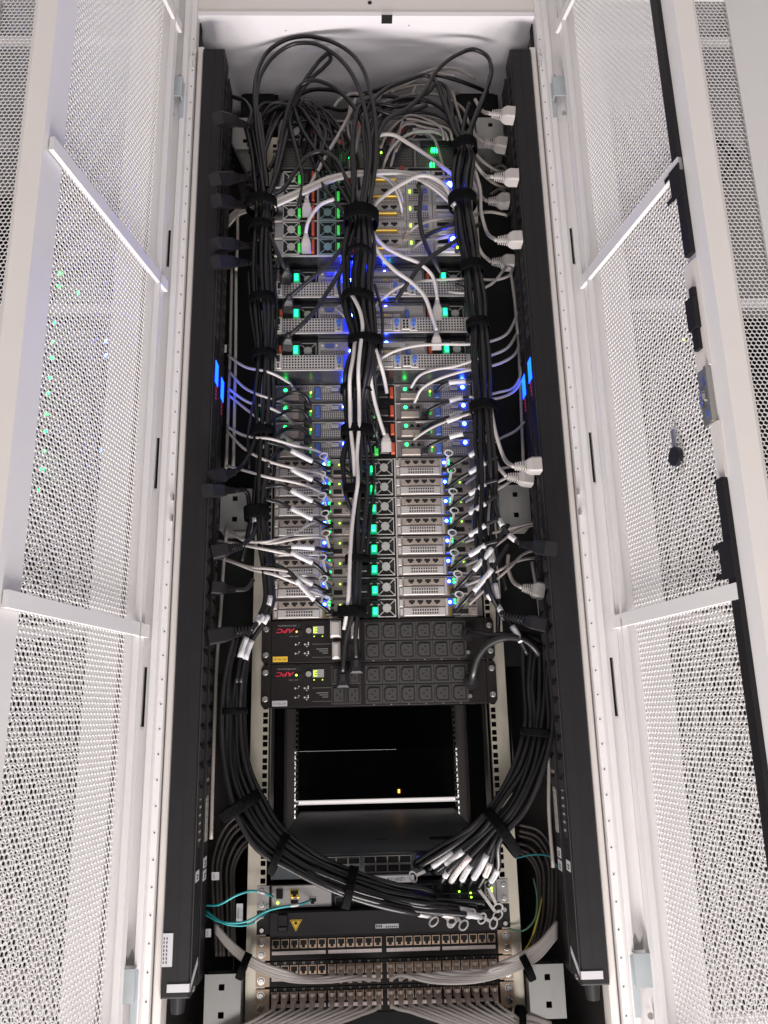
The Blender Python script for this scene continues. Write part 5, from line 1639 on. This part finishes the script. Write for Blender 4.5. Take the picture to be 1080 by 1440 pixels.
# black cords on the thin and vented servers
for pts, lab, ax in (
        ([(590, 258, -.12), (600, 254, -.13)][::-1] + [(592, 270, -.14), (590, 300, -.145), (594, 330, -.145), (602, 352, -.14), (612, 370, -.13), (620, 384, -.115)], 'black cord hanging across the white card slots', 0),
        ([(676, 315, -.09), (655, 325, -.115), (638, 340, -.13), (615, 355, -.14), (592, 372, -.135), (578, 392, -.13), (566, 408, -.12), (556, 424, -.11)], 'black cord slanting from the grey-plug trunk down to the blue latch', 0),
        ([(648, 310, -.12), (625, 320, -.13), (605, 328, -.13), (596, 334, -.13)], 'short thick black lead among the card slots', 0),
        ([(492, 330, -.15), (483, 345, -.15), (465, 368, -.145), (440, 390, -.135), (418, 408, -.125), (405, 420, -.115)], 'black cord slanting to the first vented server plug', 1),
        ([(495, 345, -.15), (482, 375, -.145), (464, 405, -.135), (440, 440, -.125), (418, 462, -.118), (404, 474, -.11)], 'black cord slanting to the middle vented server plug', 1),
        ([(376, 325, -.11), (388, 350, -.125), (397, 370, -.125), (402, 380, -.115)], 'black cord dropping behind the zinc rail to a lit lever', 1),
        ([(640, 400, -.10), (655, 405, -.10), (680, 402, -.09)], 'short black cord beside the last vented fan', 0)):
    o, C_ = cable('power_cable', lab, PW, pts, RP, CABLEB2)
    if ax:
        e = C_[-1]
        plug_part(o, e + np.array((-.004, .030, -.012)), (.15, -.75, .3), PLUGB, .032, .024, .018, 3, .012)
# white leads on the vented servers
for pts, lab in (
        ([(525, 432, -.10), (540, 418, -.12), (562, 403, -.125), (590, 396, -.12), (625, 393, -.11), (665, 392, -.09), (700, 393, -.07), (715, 388, -.06), (722, 375, -.04), (730, 360, .03)], 'white lead sweeping from the trunk to the grey plugs'),
        ([(534, 505, -.10), (552, 495, -.12), (580, 487, -.12), (620, 484, -.115), (660, 484, -.10), (690, 480, -.08), (712, 470, -.06), (724, 450, -.04), (732, 415, .0), (735, 400, .03)], 'white lead crossing the last vented server'),
        ([(630, 410, -.08), (650, 412, -.09), (665, 410, -.09), (690, 400, -.08), (708, 380, -.06), (722, 365, .03)], 'white lead joining the loop under the grey plugs'),
        ([(473, 433, -.09), (480, 440, -.11), (492, 455, -.12), (498, 478, -.12)], 'grey lead leaving a blue display connector'),
        ([(500, 425, -.12), (485, 428, -.11), (475, 432, -.095)], 'short grey lead looped behind the trunk'),
        ([(578, 545, -.02), (588, 530, -.05), (610, 520, -.09), (640, 515, -.10), (665, 507, -.10), (690, 500, -.08), (712, 490, -.06), (726, 470, -.03), (735, 440, .03)], 'white lead bending over the first green port lamp'),
        ([(583, 566, -.02), (592, 548, -.05), (610, 536, -.08), (640, 525, -.09), (670, 518, -.09), (700, 512, -.07), (722, 500, -.05), (732, 480, -.02), (738, 455, .03)], 'white lead bending over the second green port lamp')):
    cable('network_cable', lab, NW, pts, .0032, CABLEG if 'grey' in lab else CABLEW)
# white strands in the central trunk
o, C_ = cable('power_cable', 'white cord showing on the face of the central trunk', PW, [(490, 408, -.15), (498, 420, -.158), (507, 440, -.16), (510, 462, -.158), (507, 485, -.155), (504, 520, -.145), (505, 560, -.112), (505, 600, -.10), (502, 640, -.09), (503, 680, -.09), (500, 700, -.085), (495, 740, -.082), (492, 790, -.08), (489, 850, -.07), (484, 885, -.05)], .0042, CABLEW)
o, C_ = cable('power_cable', 'second white cord on the edge of the central trunk', PW, [(500, 472, -.14), (497, 500, -.14), (492, 530, -.135), (492, 560, -.11), (493, 600, -.098), (497, 640, -.09), (499, 670, -.08)], .0042, CABLEW)
o, C_ = cable('power_cable', 'pale cord dropping from the trunk to a plug with orange levers', PW, [(522, 500, -.13), (521, 525, -.12), (526, 560, -.09), (534, 590, -.07), (541, 612, -.055)], .0042, CABLEW)
e = C_[-1]
plug_part(o, e + np.array((.003, .012, -.034)), (0, -.3, 1), PLUGW, .034, .022, .019, 2, .006)
o, C_ = cable('power_cable', 'pale cord on the far edge of the trunk beside the orange levers', PW, [(528, 490, -.125), (536, 515, -.11), (541, 535, -.07), (544, 552, -.04)], .0042, CABLEW)

# ---- vertical pale risers ----------------------------------------------------------------------
for s, xs in ((-1, ((326, 372, 318, 660), (332, 380, 328, 660), (334, 300, 332, 380))), (1, ((724, 390, 736, 650), (718, 380, 728, 470)))):
    for k, (xa, ya, xb, yb) in enumerate(xs):
        cable('network_cable', 'pale cable running straight along the power strip on the ' + ('grey-plug' if s > 0 else 'black-plug') + ' side', NW, [(xa, ya, -.02 - .01 * k), (xa * .6 + xb * .4 + 1, ya * .6 + yb * .4, -.02 - .01 * k), (xb, yb, -.02 - .01 * k)], .0036, CABLEG if k else CABLEG2, 'pale cables running along the power strips')
cable('network_cable', 'pale cable hanging below the zinc bracket on the black-plug side', NW, [(319, 740, -.03), (314, 800, -.03), (311, 850, -.03), (305, 930, -.03), (302, 1010, -.04), (299, 1100, -.04), (297, 1180, -.04)], .0036, CABLEG2)
cable('network_cable', 'pale cable hanging below the zinc bracket on the grey-plug side', NW, [(748, 790, -.02), (758, 850, -.02), (766, 950, -.02), (772, 1050, -.03), (772, 1140, -.03), (778, 1220, -.03)], .0036, CABLEG2)

# ---- leads into the blue-tabbed node servers -----------------------------------------------------
lg = [([(321, 500, -.03), (345, 516, -.06), (380, 524, -.09), (400, 534, -.06), (412, 545, -.02), (414, 552, -.006)], 0), ([(322, 522, -.03), (345, 546, -.06), (372, 558, -.09), (392, 564, -.05), (405, 568, -.006)], 1), ([(322, 547, -.03), (350, 566, -.06), (380, 574, -.08), (398, 583, -.05), (411, 594, -.006)], 2), ([(322, 556, -.03), (348, 577, -.06), (375, 597, -.08), (395, 610, -.04), (410, 620, -.006)], 3),
      ([(319, 600, -.03), (345, 613, -.06), (380, 617, -.09), (420, 628, -.06), (450, 636, -.03), (462, 645, -.01)], 4), ([(319, 606, -.03), (345, 632, -.06), (376, 648, -.08), (420, 660, -.06), (455, 668, -.03), (466, 675, -.01)], 5), ([(319, 655, -.03), (345, 662, -.06), (376, 671, -.08), (420, 680, -.06), (450, 692, -.03), (466, 703, -.01)], 6)]
for pts, k in lg:
    o, C_ = cable('network_cable', ['grey lead bending into the first green lamp port on the black-plug side', 'grey lead ending in the second blue-tabbed node', 'grey lead ending in the third blue-tabbed node', 'grey lead ending in the fourth blue-tabbed node', 'grey lead ending at the first white pull ring on the black-plug side', 'grey lead ending at the second white pull ring on the black-plug side', 'grey lead ending at the third white pull ring on the black-plug side'][k], NW, pts, RN, CABLEG if k % 2 else CABLEW, 'grey leads fanned out on the black-plug side')
    e = C_[-1]
    plug_part(o, e + np.array((0, .008, 0)), C_[-3] - e, TRANSL, .016, .011, .009, 2, .006, .003)
# short black direct-attach leads of the blue-tabbed nodes
for k, yy in enumerate((556, 580, 605, 630)):
    o, C_ = cable('direct_attach_cable', 'fat black lead hooked into a tan cage of a blue-tabbed node', 'network cable', [(376, yy + 8 + 5 * k, -.08), (392, yy + 4, -.06), (405, yy - 3, -.045), (420, yy - 4, -.04), (430, yy + 2, -.035), (434, yy + 12, -.02)], RD * 1.05, CABLEB, 'fat black leads of the blue-tabbed nodes')
    e = C_[-1]
    part('plug', DARKG, o, lambda b: b.box(e[0] - .010, e[0] + .006, -.026, -.005, e[2] - .010, e[2] + .006, .002))
    if k == 3:
        sleeve(o, C_, 12, 22, .0062)
for k, (yy, xx) in enumerate(((580, 596), (602, 598), (631, 600), (627, 598))[:4]):
    pts = [(690, yy - 30 + 4 * k, -.08), (668, yy - 22, -.07), (645, yy - 20, -.055), (622, yy - 12, -.05), (605, yy - 4, -.04), (597, yy + 4, -.02)]
    if k == 3:
        pts = [(690, 570, -.08), (668, 577, -.07), (640, 588, -.06), (620, 596, -.05), (606, 602, -.03), (600, 606, -.02)]
    o, C_ = cable('direct_attach_cable', 'sleeved black lead hooked into a blue-tabbed node on the grey-plug side', 'network cable', pts, RD, CABLEB, 'sleeved black leads on the grey-plug side')
    sleeve(o, C_, 12, 18, .0060)
    e = C_[-1]
    part('plug', DARKG, o, lambda b: b.box(e[0] - .006, e[0] + .008, -.024, -.005, e[2] - .008, e[2] + .008, .002))
o, C_ = cable('direct_attach_cable', 'short sleeved lead nearest the vented overhang', 'network cable', [(672, 535, -.07), (655, 536, -.06), (640, 537, -.055), (625, 540, -.05), (612, 552, -.03)], RD, CABLEB)
sleeve(o, C_, 7, 18, .0060)
for k, pts in enumerate(([(668, 560, -.09), (700, 552, -.07), (722, 545, -.05), (731, 530, -.04), (735, 505, -.035)], [(660, 582, -.08), (635, 590, -.06), (610, 600, -.05), (590, 612, -.03), (582, 618, -.006)], [(690, 625, -.07), (705, 616, -.05), (725, 606, -.04), (739, 592, -.03)], [(660, 558, -.09), (700, 560, -.07), (725, 548, -.05), (733, 535, -.04)], [(585, 593, -.01), (600, 593, -.03), (625, 591, -.05), (655, 583, -.07), (690, 575, -.07)])):
    cable('network_cable', ['grey lead sagging to the inner screen', 'grey lead ending above a blue tab on the grey-plug side', 'grey lead tied to the riser under the screens', 'grey lead lit blue near the screens', 'grey lead strung level across the blue-tabbed nodes'][k], NW, pts, RN, CABLEG, 'grey leads fanned out on the grey-plug side')

# ---- leads with white pull rings into the green-levered nodes --------------------------------------
def pull_ring(parent, base, tipd, L=.024, ro=.0085):
    """white strap ending in an oval ring that faces the aisle"""
    base = np.array(base, float)
    c = base + np.array(tipd) * L

    def fn(b):
        d, a, u = frame_of(c - base, (0, -1, 0))
        b.loft([[p_ + a * x + u * z for x, z in ((-.0028, -.0008), (.0028, -.0008), (.0028, .0008), (-.0028, .0008))] for p_ in (base, base * .4 + c * .6, c - d * ro * .7)])
        n = 18
        secs = []
        for t in np.linspace(0, 2 * math.pi, n, endpoint=False):
            rd = a * math.cos(t) + d * .72 * math.sin(t)
            secs.append([c + rd * ro + rd * x + u * z for x, z in ((-.0016, -.001), (.0016, -.001), (.0016, .001), (-.0016, .001))])
        secs.append(secs[0])
        b.loft(secs, cap=False)
    part('pull_tab', RINGW, parent, fn)


lrings = [(455, 641), (452, 667), (453, 697), (457, 722), (458, 750), (453, 784), (455, 814), (458, 843)]
for k, (x, y) in enumerate(lrings):
    ex, ey = x + 5, y + (18 if k not in (4, 5) else 24)
    st = [(372, y - 20 + 4 * (k % 3), -.075), (395, y - 14, -.065), (420, y - 2, -.06), (442, y + 9, -.05), (ex, ey, -.026)]
    if k == 4:
        st = [(372, y + 22, -.07), (395, y + 21, -.065), (420, y + 19, -.06), (445, y + 21, -.05), (ex, ey, -.026)]
    if k == 7:
        st = [(385, y - 50, -.075), (405, y - 40, -.07), (425, y - 18, -.06), (445, y + 3, -.05), (ex, ey, -.026)]
    o, C_ = cable('direct_attach_cable', 'white pull-ring lead %s from the yellow-stickered unit on the black-plug side' % ['eighth', 'seventh', 'sixth', 'fifth', 'fourth', 'third', 'second', 'first'][k], 'network cable', st, RD, CABLEB, 'pull-ring leads on the black-plug side')
    sleeve(o, C_, 11, 20, .0058)
    e = C_[-1]
    part('plug', PLUGB, o, lambda b: b.box(e[0] - .008, e[0] + .009, -.026, -.0045, e[2] - .006, e[2] + .007, .002))
    pull_ring(o, e + np.array((0, -.004, .004)), (at(x, y, -.032) - e - np.array((0, -.004, .004))) / .024)
rrings = [(631, 637), (635, 661), (637, 691), (639, 718), (636, 749), (639, 777), (644, 807), (646, 836)]
for k, (x, y) in enumerate(rrings):
    ex, ey = x - 5, y + 24
    st = [(700, y - 22 + 3 * (k % 3), -.085), (685, y - 12, -.08), (668, y - 1, -.07), (650, y + 10, -.055), (ex, ey, -.026)]
    if k >= 6:
        st = [(715, y - 70, -.085), (695, y - 40, -.08), (675, y - 15, -.07), (655, y + 8, -.055), (ex, ey, -.026)]
    o, C_ = cable('direct_attach_cable', 'white pull-ring lead %s from the yellow-stickered unit on the grey-plug side' % ['eighth', 'seventh', 'sixth', 'fifth', 'fourth', 'third', 'second', 'first'][k], 'network cable', st, RD, CABLEB, 'pull-ring leads on the grey-plug side')
    sleeve(o, C_, 8, 17, .0058)
    e = C_[-1]
    part('plug', PLUGB, o, lambda b: b.box(e[0] - .006, e[0] + .012, -.026, -.0045, e[2] - .006, e[2] + .007, .002))
    pull_ring(o, e + np.array((.002, -.004, .004)), (at(x, y, -.034) - e - np.array((.002, -.004, .004))) / .024)
# grey leads that cross the green-levered nodes
for k, pts in enumerate(([(322, 745, -.03), (345, 760, -.06), (375, 762, -.08), (410, 752, -.07), (440, 735, -.04), (462, 728, -.01)], [(322, 748, -.03), (348, 762, -.06), (380, 764, -.08), (420, 757, -.07), (450, 756, -.04), (466, 762, -.01)], [(340, 766, -.05), (375, 773, -.08), (410, 780, -.06), (445, 785, -.03), (466, 793, -.01)], [(322, 788, -.03), (350, 797, -.06), (380, 800, -.08), (420, 806, -.06), (450, 812, -.03), (466, 820, -.01)], [(325, 790, -.03), (358, 802, -.06), (385, 808, -.08), (420, 822, -.06), (450, 835, -.03), (466, 840, -.01)])):
    pts = [(298, pts[0][1] - 8, .03)] + pts
    o, C_ = cable('network_cable', 'grey lead crossing the green-levered nodes on the black-plug side', NW, pts, RN, CABLEG if k % 2 else CABLEW, 'grey leads over the green-levered nodes')
    e = C_[-1]
    plug_part(o, e + np.array((0, .006, 0)), C_[-3] - e, TRANSL, .016, .011, .009, 2, .006, .003)
for k, pts in enumerate(([(720, 656, -.06), (700, 660, -.07), (675, 667, -.06), (655, 680, -.02)], [(738, 665, -.05), (712, 672, -.07), (680, 690, -.06), (655, 706, -.02)], [(726, 672, -.05), (705, 685, -.07), (680, 700, -.05), (660, 716, -.02)], [(735, 738, -.05), (710, 745, -.07), (685, 752, -.06), (655, 762, -.02)], [(728, 745, -.05), (700, 765, -.06), (675, 785, -.05), (655, 795, -.02)], [(725, 790, -.04), (700, 803, -.06), (675, 815, -.05), (655, 823, -.02)], [(735, 780, -.04), (715, 800, -.06), (690, 822, -.05), (660, 850, -.02)])):
    pts = [(775, pts[0][1] - 6, .03)] + pts
    cable('network_cable', 'grey lead crossing the green-levered nodes on the grey-plug side', NW, pts, RN, CABLEG if k % 2 else CABLEG2, 'grey leads over the green-levered nodes, grey-plug side')

# ---- heavy cords of the rack power units ---------------------------------------------------------
cable('power_cable', 'heavy black cord leaving the yellow-stickered power unit', PW, [(.188, -.020, -.036, 'w'), (.196, -.034, -.036, 'w')] + [(690, 895, -.055), (712, 893, -.06), (738, 893, -.05), (762, 903, -.04), (775, 930, -.03)], .0078, CABLEB)
cable('power_cable', 'heavy black cord leaving the white-stickered power unit', PW, [(.188, -.020, -.0455 - 2 * UH, 'w'), (.189, -.040, -.0455 - 2 * UH + .012, 'w')] + [(673, 923, -.06), (687, 906, -.07), (708, 897, -.075), (735, 899, -.065), (755, 915, -.05), (768, 950, -.04)], .0078, CABLEB2)

# ---- the two fat bundles that sweep to the leaf switch ----------------------------------------------
LO = [(330, 893, -.085), (318, 940, -.085), (313, 1010, -.085), (314, 1080, -.085), (330, 1145, -.09), (362, 1192, -.095), (410, 1226, -.10), (465, 1251, -.10), (520, 1270, -.09), (570, 1281, -.075), (598, 1287, -.055)]
LI = [(352, 893, -.045), (345, 940, -.045), (341, 1010, -.04), (350, 1080, -.04), (372, 1130, -.05), (400, 1165, -.055), (445, 1203, -.055), (495, 1226, -.05), (555, 1244, -.045), (610, 1257, -.035), (655, 1262, -.022)]
NL = 13
for k in range(NL):
    t = k / (NL - 1)
    pts = blend(LO, LI, t)
    pts = [(x + rng.uniform(-3.2, 3.2), y + rng.uniform(-2.5, 2.5), Y + (.014 if k % 2 else 0) + rng.uniform(-.006, .006)) for x, y, Y in pts]
    ex = 600 + (k * 37) % 85
    ey = 1287 - t * 22 + (k % 3) * 3
    pts = pts[:-1] + [(ex - 8, ey - 2, -.05 + .02 * t), (ex + 4, ey, -.034)]
    o, C_ = cable('direct_attach_cable', 'black cable of the fat bundle swept from the black-plug side to the leaf switch', 'network cable', pts, .0051, CABLEB2 if k % 5 == 0 else CABLEB, 'fat bundle from the black-plug side')
    if k < 6:
        sleeve(o, C_, len(C_) - 9, len(C_) - 2, .0060, (PAPER, STRIP)[k % 2])
    if k < 7:
        e = C_[-1]
        tip = at(ex + 10 + 5 * (k % 3), ey + 9 + (k % 2) * 4, -.045)
        pull_ring(o, e, (tip - e) / .024, ro=.0095)
RO = [(778, 905, -.07), (778, 960, -.075), (776, 1020, -.08), (765, 1085, -.085), (737, 1140, -.085), (700, 1185, -.08), (668, 1215, -.07), (640, 1240, -.045)]
RI = [(738, 905, -.03), (738, 960, -.03), (737, 1020, -.035), (725, 1072, -.045), (695, 1125, -.055), (655, 1165, -.055), (615, 1195, -.045), (580, 1216, -.03)]
NR = 13
for k in range(NR):
    t = k / (NR - 1)
    pts = blend(RO, RI, t)
    pts = [(x + rng.uniform(-3.2, 3.2), y + rng.uniform(-2.5, 2.5), Y + (.014 if k % 2 else 0) + rng.uniform(-.006, .006)) for x, y, Y in pts]
    if k < 6:
        ex = 690 - 14 * k
        pts = pts[:-2] + [(ex + 10, 1222 + 2 * (k % 3), -.055), (ex - 4, 1246 + 3 * (k % 2), -.03)]
    o, C_ = cable('direct_attach_cable', 'black cable of the fat bundle swept from the grey-plug side to the leaf switch', 'network cable', pts, .0051, CABLEB2 if k % 5 == 0 else CABLEB, 'fat bundle from the grey-plug side')
    if k < 9:
        sleeve(o, C_, len(C_) - 8 - (k * 2) % 5, len(C_) - 3 - (k * 3) % 4, .0060, (PAPER, STRIP)[k % 3 == 1])
    if k in (0, 1, 8):
        e = C_[-1]
        x, y = ((700, 1277), (700, 1287), (581, 1233))[(0, 1, 8).index(k)]
        pull_ring(o, e, (at(x, y, -.03) - e) / .024, ro=.0095)
FL = ['strap on the fat bundle at the side rail near the empty bay, black-plug side', 'strap on the fat bundle where it starts its sweep inward', 'strap on the fat bundle beside the silver jacks', 'slanting strap on the fat bundle from the grey-plug side', 'strap on the straight run of the fat grey-plug side bundle', 'thin strap on the straight run of the fat black-plug side bundle']
for kk, (px, py, Y, w_, h_, dp, dr) in enumerate(((338, 1133, -.065, 62, 18, .075, (.55, 1)), (392, 1200, -.075, 58, 12, .08, (1, .45)), (492, 1247, -.075, 56, 13, .08, (1, .25)), (706, 1170, -.062, 74, 16, .08, (-1, .8)), (756, 1030, -.055, 50, 12, .07, (-.05, 1)), (331, 1000, -.065, 36, 10, .07, (0, 1)))):
    tie(px, py, Y, w_, h_, dp, dr, FL[kk])

# ---- aqua fibres ----------------------------------------------------------------------------------
for k, pts in enumerate(([(290, 1273, -.03), (308, 1272, -.05), (335, 1258, -.06), (352, 1253, -.05), (372, 1256, -.03), (384, 1261, -.012)], [(289, 1286, -.03), (310, 1296, -.05), (345, 1296, -.06), (378, 1280, -.05), (400, 1275, -.045), (420, 1272, -.04), (437, 1266, -.012)], [(290, 1281, -.03), (320, 1300, -.055), (350, 1300, -.05), (368, 1289, -.03), (382, 1277, -.012)])):
    o, C_ = cable('fibre_cable', ['aqua fibre arching into the fibre socket of the leaf switch', 'aqua fibre crossing the fibre tray to a silver jack', 'aqua fibre sagging lowest before the warning triangle'][k], 'fibre cable', pts, .0021, AQUA, 'aqua fibres')
    sleeve(o, C_, len(C_) - 12, len(C_) - 8, .0028, PAPER, 'boot', False)

# ---- thin green and yellow wires ---------------------------------------------------------------------
for k, (pts, m_, lab) in enumerate((([(715, 1306, -.01), (735, 1309, -.02), (750, 1296, -.02), (755, 1260, -.01), (750, 1235, 0)], GREENC, 'thin green earth wire by the fibre tray'), ([(734, 1342, -.01), (745, 1325, -.02), (755, 1295, -.02), (762, 1262, 0)], YELC, 'thin yellow green earth wire by the patch bays'), ([(725, 1207, .02), (750, 1202, .02), (775, 1206, .02), (784, 1220, .02)], AQUA, 'thin aqua fibre behind the fat bundle'))):
    cable('earth_wire' if k < 2 else 'fibre_cable', lab, 'wire', pts, .0017, m_)

# ---- grey bundles in the side channels ------------------------------------------------------------
for k in range(6):
    t = k / 5 + rng.uniform(-.05, .05)
    cable('network_cable', 'taupe cable of the dim bundle in the side channel on the black-plug side', NW, blend([(345, 1140, .03), (320, 1160, .03), (302, 1200, .03), (300, 1260, .02), (303, 1300, .01), (305, 1345, .0)], [(362, 1180, .04), (345, 1192, .04), (332, 1215, .04), (330, 1260, .03), (330, 1300, .02), (332, 1345, .01)], t), .0034, CABLEDIM, 'dim taupe bundle on the black-plug side')
    cable('network_cable', 'taupe cable of the dim bundle in the side channel on the grey-plug side', NW, blend([(730, 1160, .03), (757, 1168, .03), (778, 1200, .03), (782, 1250, .02), (778, 1300, .0), (765, 1330, -.02)], [(728, 1200, .05), (740, 1205, .05), (752, 1222, .05), (755, 1260, .04), (752, 1300, .02), (748, 1330, .0)], t), .0034, CABLEDIM, 'dim taupe bundle on the grey-plug side')

# ---- patch leads -----------------------------------------------------------------------------------
ORDN = ['first', 'second', 'third', 'fourth', 'fifth', 'sixth', 'seventh', 'eighth', 'ninth', 'tenth', 'eleventh', 'twelfth']


def patch_lead(px_i, k, pts_tail, lab, group, m_):
    zt = PANELZ[k]
    x = PORTX[px_i]
    p0 = np.array((x, -.014, zt - .0190))
    p1 = np.array((x, -.030, zt - .0265))
    o, C_ = cable('patch_cable', lab, NW, np.vstack([[p0], [p1], pts_tail]), RN, m_, group, raw=True)

    def fn(b):
        b.box(x - .0058, x + .0058, -.012, -.0035, zt - .0215, zt - .0085, .001)
        b.box(x - .0022, x + .0022, -.016, -.0122, zt - .0145, zt - .0075, .0006)
        b.loft([[(x - .0056, -.0121, zt - .0215), (x + .0056, -.0121, zt - .0215), (x + .0056, -.0121, zt - .0150), (x - .0056, -.0121, zt - .0150)],
                [(x - .0045, -.024, zt - .0275), (x + .0045, -.024, zt - .0275), (x + .0045, -.026, zt - .0205), (x - .0045, -.026, zt - .0205)],
                [(x - .0034, -.031, zt - .0320), (x + .0034, -.031, zt - .0320), (x + .0034, -.034, zt - .0240), (x - .0034, -.034, zt - .0240)]])
    part('plug', TRANSL, o, fn)
    return o


for i in range(6, 24):
    left = i < 12
    j = (11 - i) if left else (i - 12)
    u = j / 11
    x = PORTX[i]
    if left:
        tail = [at(512 - 12 * j, 1374 + 2 * (i % 2), -.045), at(455 - 6 * j, 1381 - 1.5 * j, -.055), at(400, 1371 + 7 - 2.5 * j, -.06), at(360, 1357 + 6 - 2.5 * j, -.055), at(325, 1331 + 6 - 2.5 * j, -.04), at(303, 1306 + 4 - 2 * j, -.03)]
    else:
        xs = 560 + 12 * j
        tail = [at(xs, 1372 + 2 * (i % 2) - .6 * j, -.042), at(min(xs + 45, 700), 1381 - 2.2 * j, -.055)]
        if xs + 45 < 690:
            tail.append(at(688, 1371 - 1.8 * j + 6, -.06))
        tail += [at(722, 1362 - 1.8 * j + 4, -.055), at(757, 1344 - 2 * j + 4, -.04), at(783, 1318 - 2 * j, -.03)]
    patch_lead(i, 1, np.array(tail), 'grey patch lead %s from the seam of the half-filled patch bay, %s side' % (ORDN[j], 'black-plug' if left else 'grey-plug'), 'bundled grey patch leads, ' + ('black-plug' if left else 'grey-plug') + ' side', (CABLEG, CABLEG2)[i % 2])
for i in range(24):
    left = i < 12
    a = at(0, 0, 0)
    px0 = 383 + (540 - 383) * i / 11.7 if left else 552 + (700 - 552) * (i - 12) / 11
    if left:
        tail = [at(px0 - 12 - 1.2 * i, 1428, -.045), at(px0 - 42 - 3.5 * i, 1443 + .4 * i, -.055), at(px0 - 85 - 6 * i, 1462 + 1.2 * i, -.05), at(px0 - 120 - 8 * i, 1490, -.04)]
    else:
        j = 23 - i
        tail = [at(px0 + 10 + 1.5 * j, 1420 + .3 * j, -.045), at(px0 + 26 + 4.5 * j, 1430 + .9 * j, -.055), at(min(px0 + 50 + 6 * j, 735), 1440 + 1.2 * j, -.055), at(735 + j, 1432 + 2.6 * j, -.045), at(775, 1438 + 2.4 * j, -.03)]
    patch_lead(i, 2, np.array(tail), 'grey patch lead %s from the seam of the filled patch bay, %s side' % (ORDN[11 - i if left else i - 12], 'black-plug' if left else 'grey-plug'), 'draped grey patch leads, ' + ('black-plug' if left else 'grey-plug') + ' side', (CABLEG, CABLEG2)[i % 2])
tie(343, 1358, -.052, 34, 12, .05, (1, .45), 'black strap round the grey patch bundle on the black-plug side', group='patch bundle straps')
tie(741, 1360, -.05, 34, 12, .05, (1, -.5), 'black strap round the grey patch bundle on the grey-plug side', group='patch bundle straps')
tie(731, 1436, -.05, 40, 11, .05, (1, .15), 'black strap round the draped patch leads', group='patch bundle straps')
# loose tags and clips
for k, (px, py, w_, h_, lab) in enumerate(((337, 1283, .012, .030, 'white tag hanging from the aqua fibres'), (315, 490, .012, .018, 'white flag label beside the black-plug screens'), (741, 488, .014, .018, 'white flag label beside the grey-plug screens'), (303, 1232, .014, .014, 'white tape flag on the riser below the rating plates'), (293, 1312, .010, .014, 'white clip at the head of the patch bundle'), (376, 654, .010, .010, 'small white tag with an emblem beside the zinc rail'), (371, 628, .006, .008, 'tiny white tag beside the zinc rail'))):
    p = at(px, py, -.075 if k in (5, 6) else -.035)
    t = thing('cable_label', lab, 'label', p)
    part('flag', PAPER, t, lambda b: b.box(p[0] - w_ / 2, p[0] + w_ / 2, p[1] - .001, p[1] + .001, p[2] - h_ / 2, p[2] + h_ / 2))
    part('print', INKG, t, lambda b: b.box(p[0] - w_ * .3, p[0] - w_ * .1, p[1] - .0014, p[1] - .0011, p[2] - h_ * .35, p[2] + h_ * .25))

# =============================================================================
# turn the place the right way up
# =============================================================================
bpy.context.view_layer.update()
for o in list(sc.objects):
    if o.parent is None:
        o.matrix_world = FLIP @ o.matrix_world
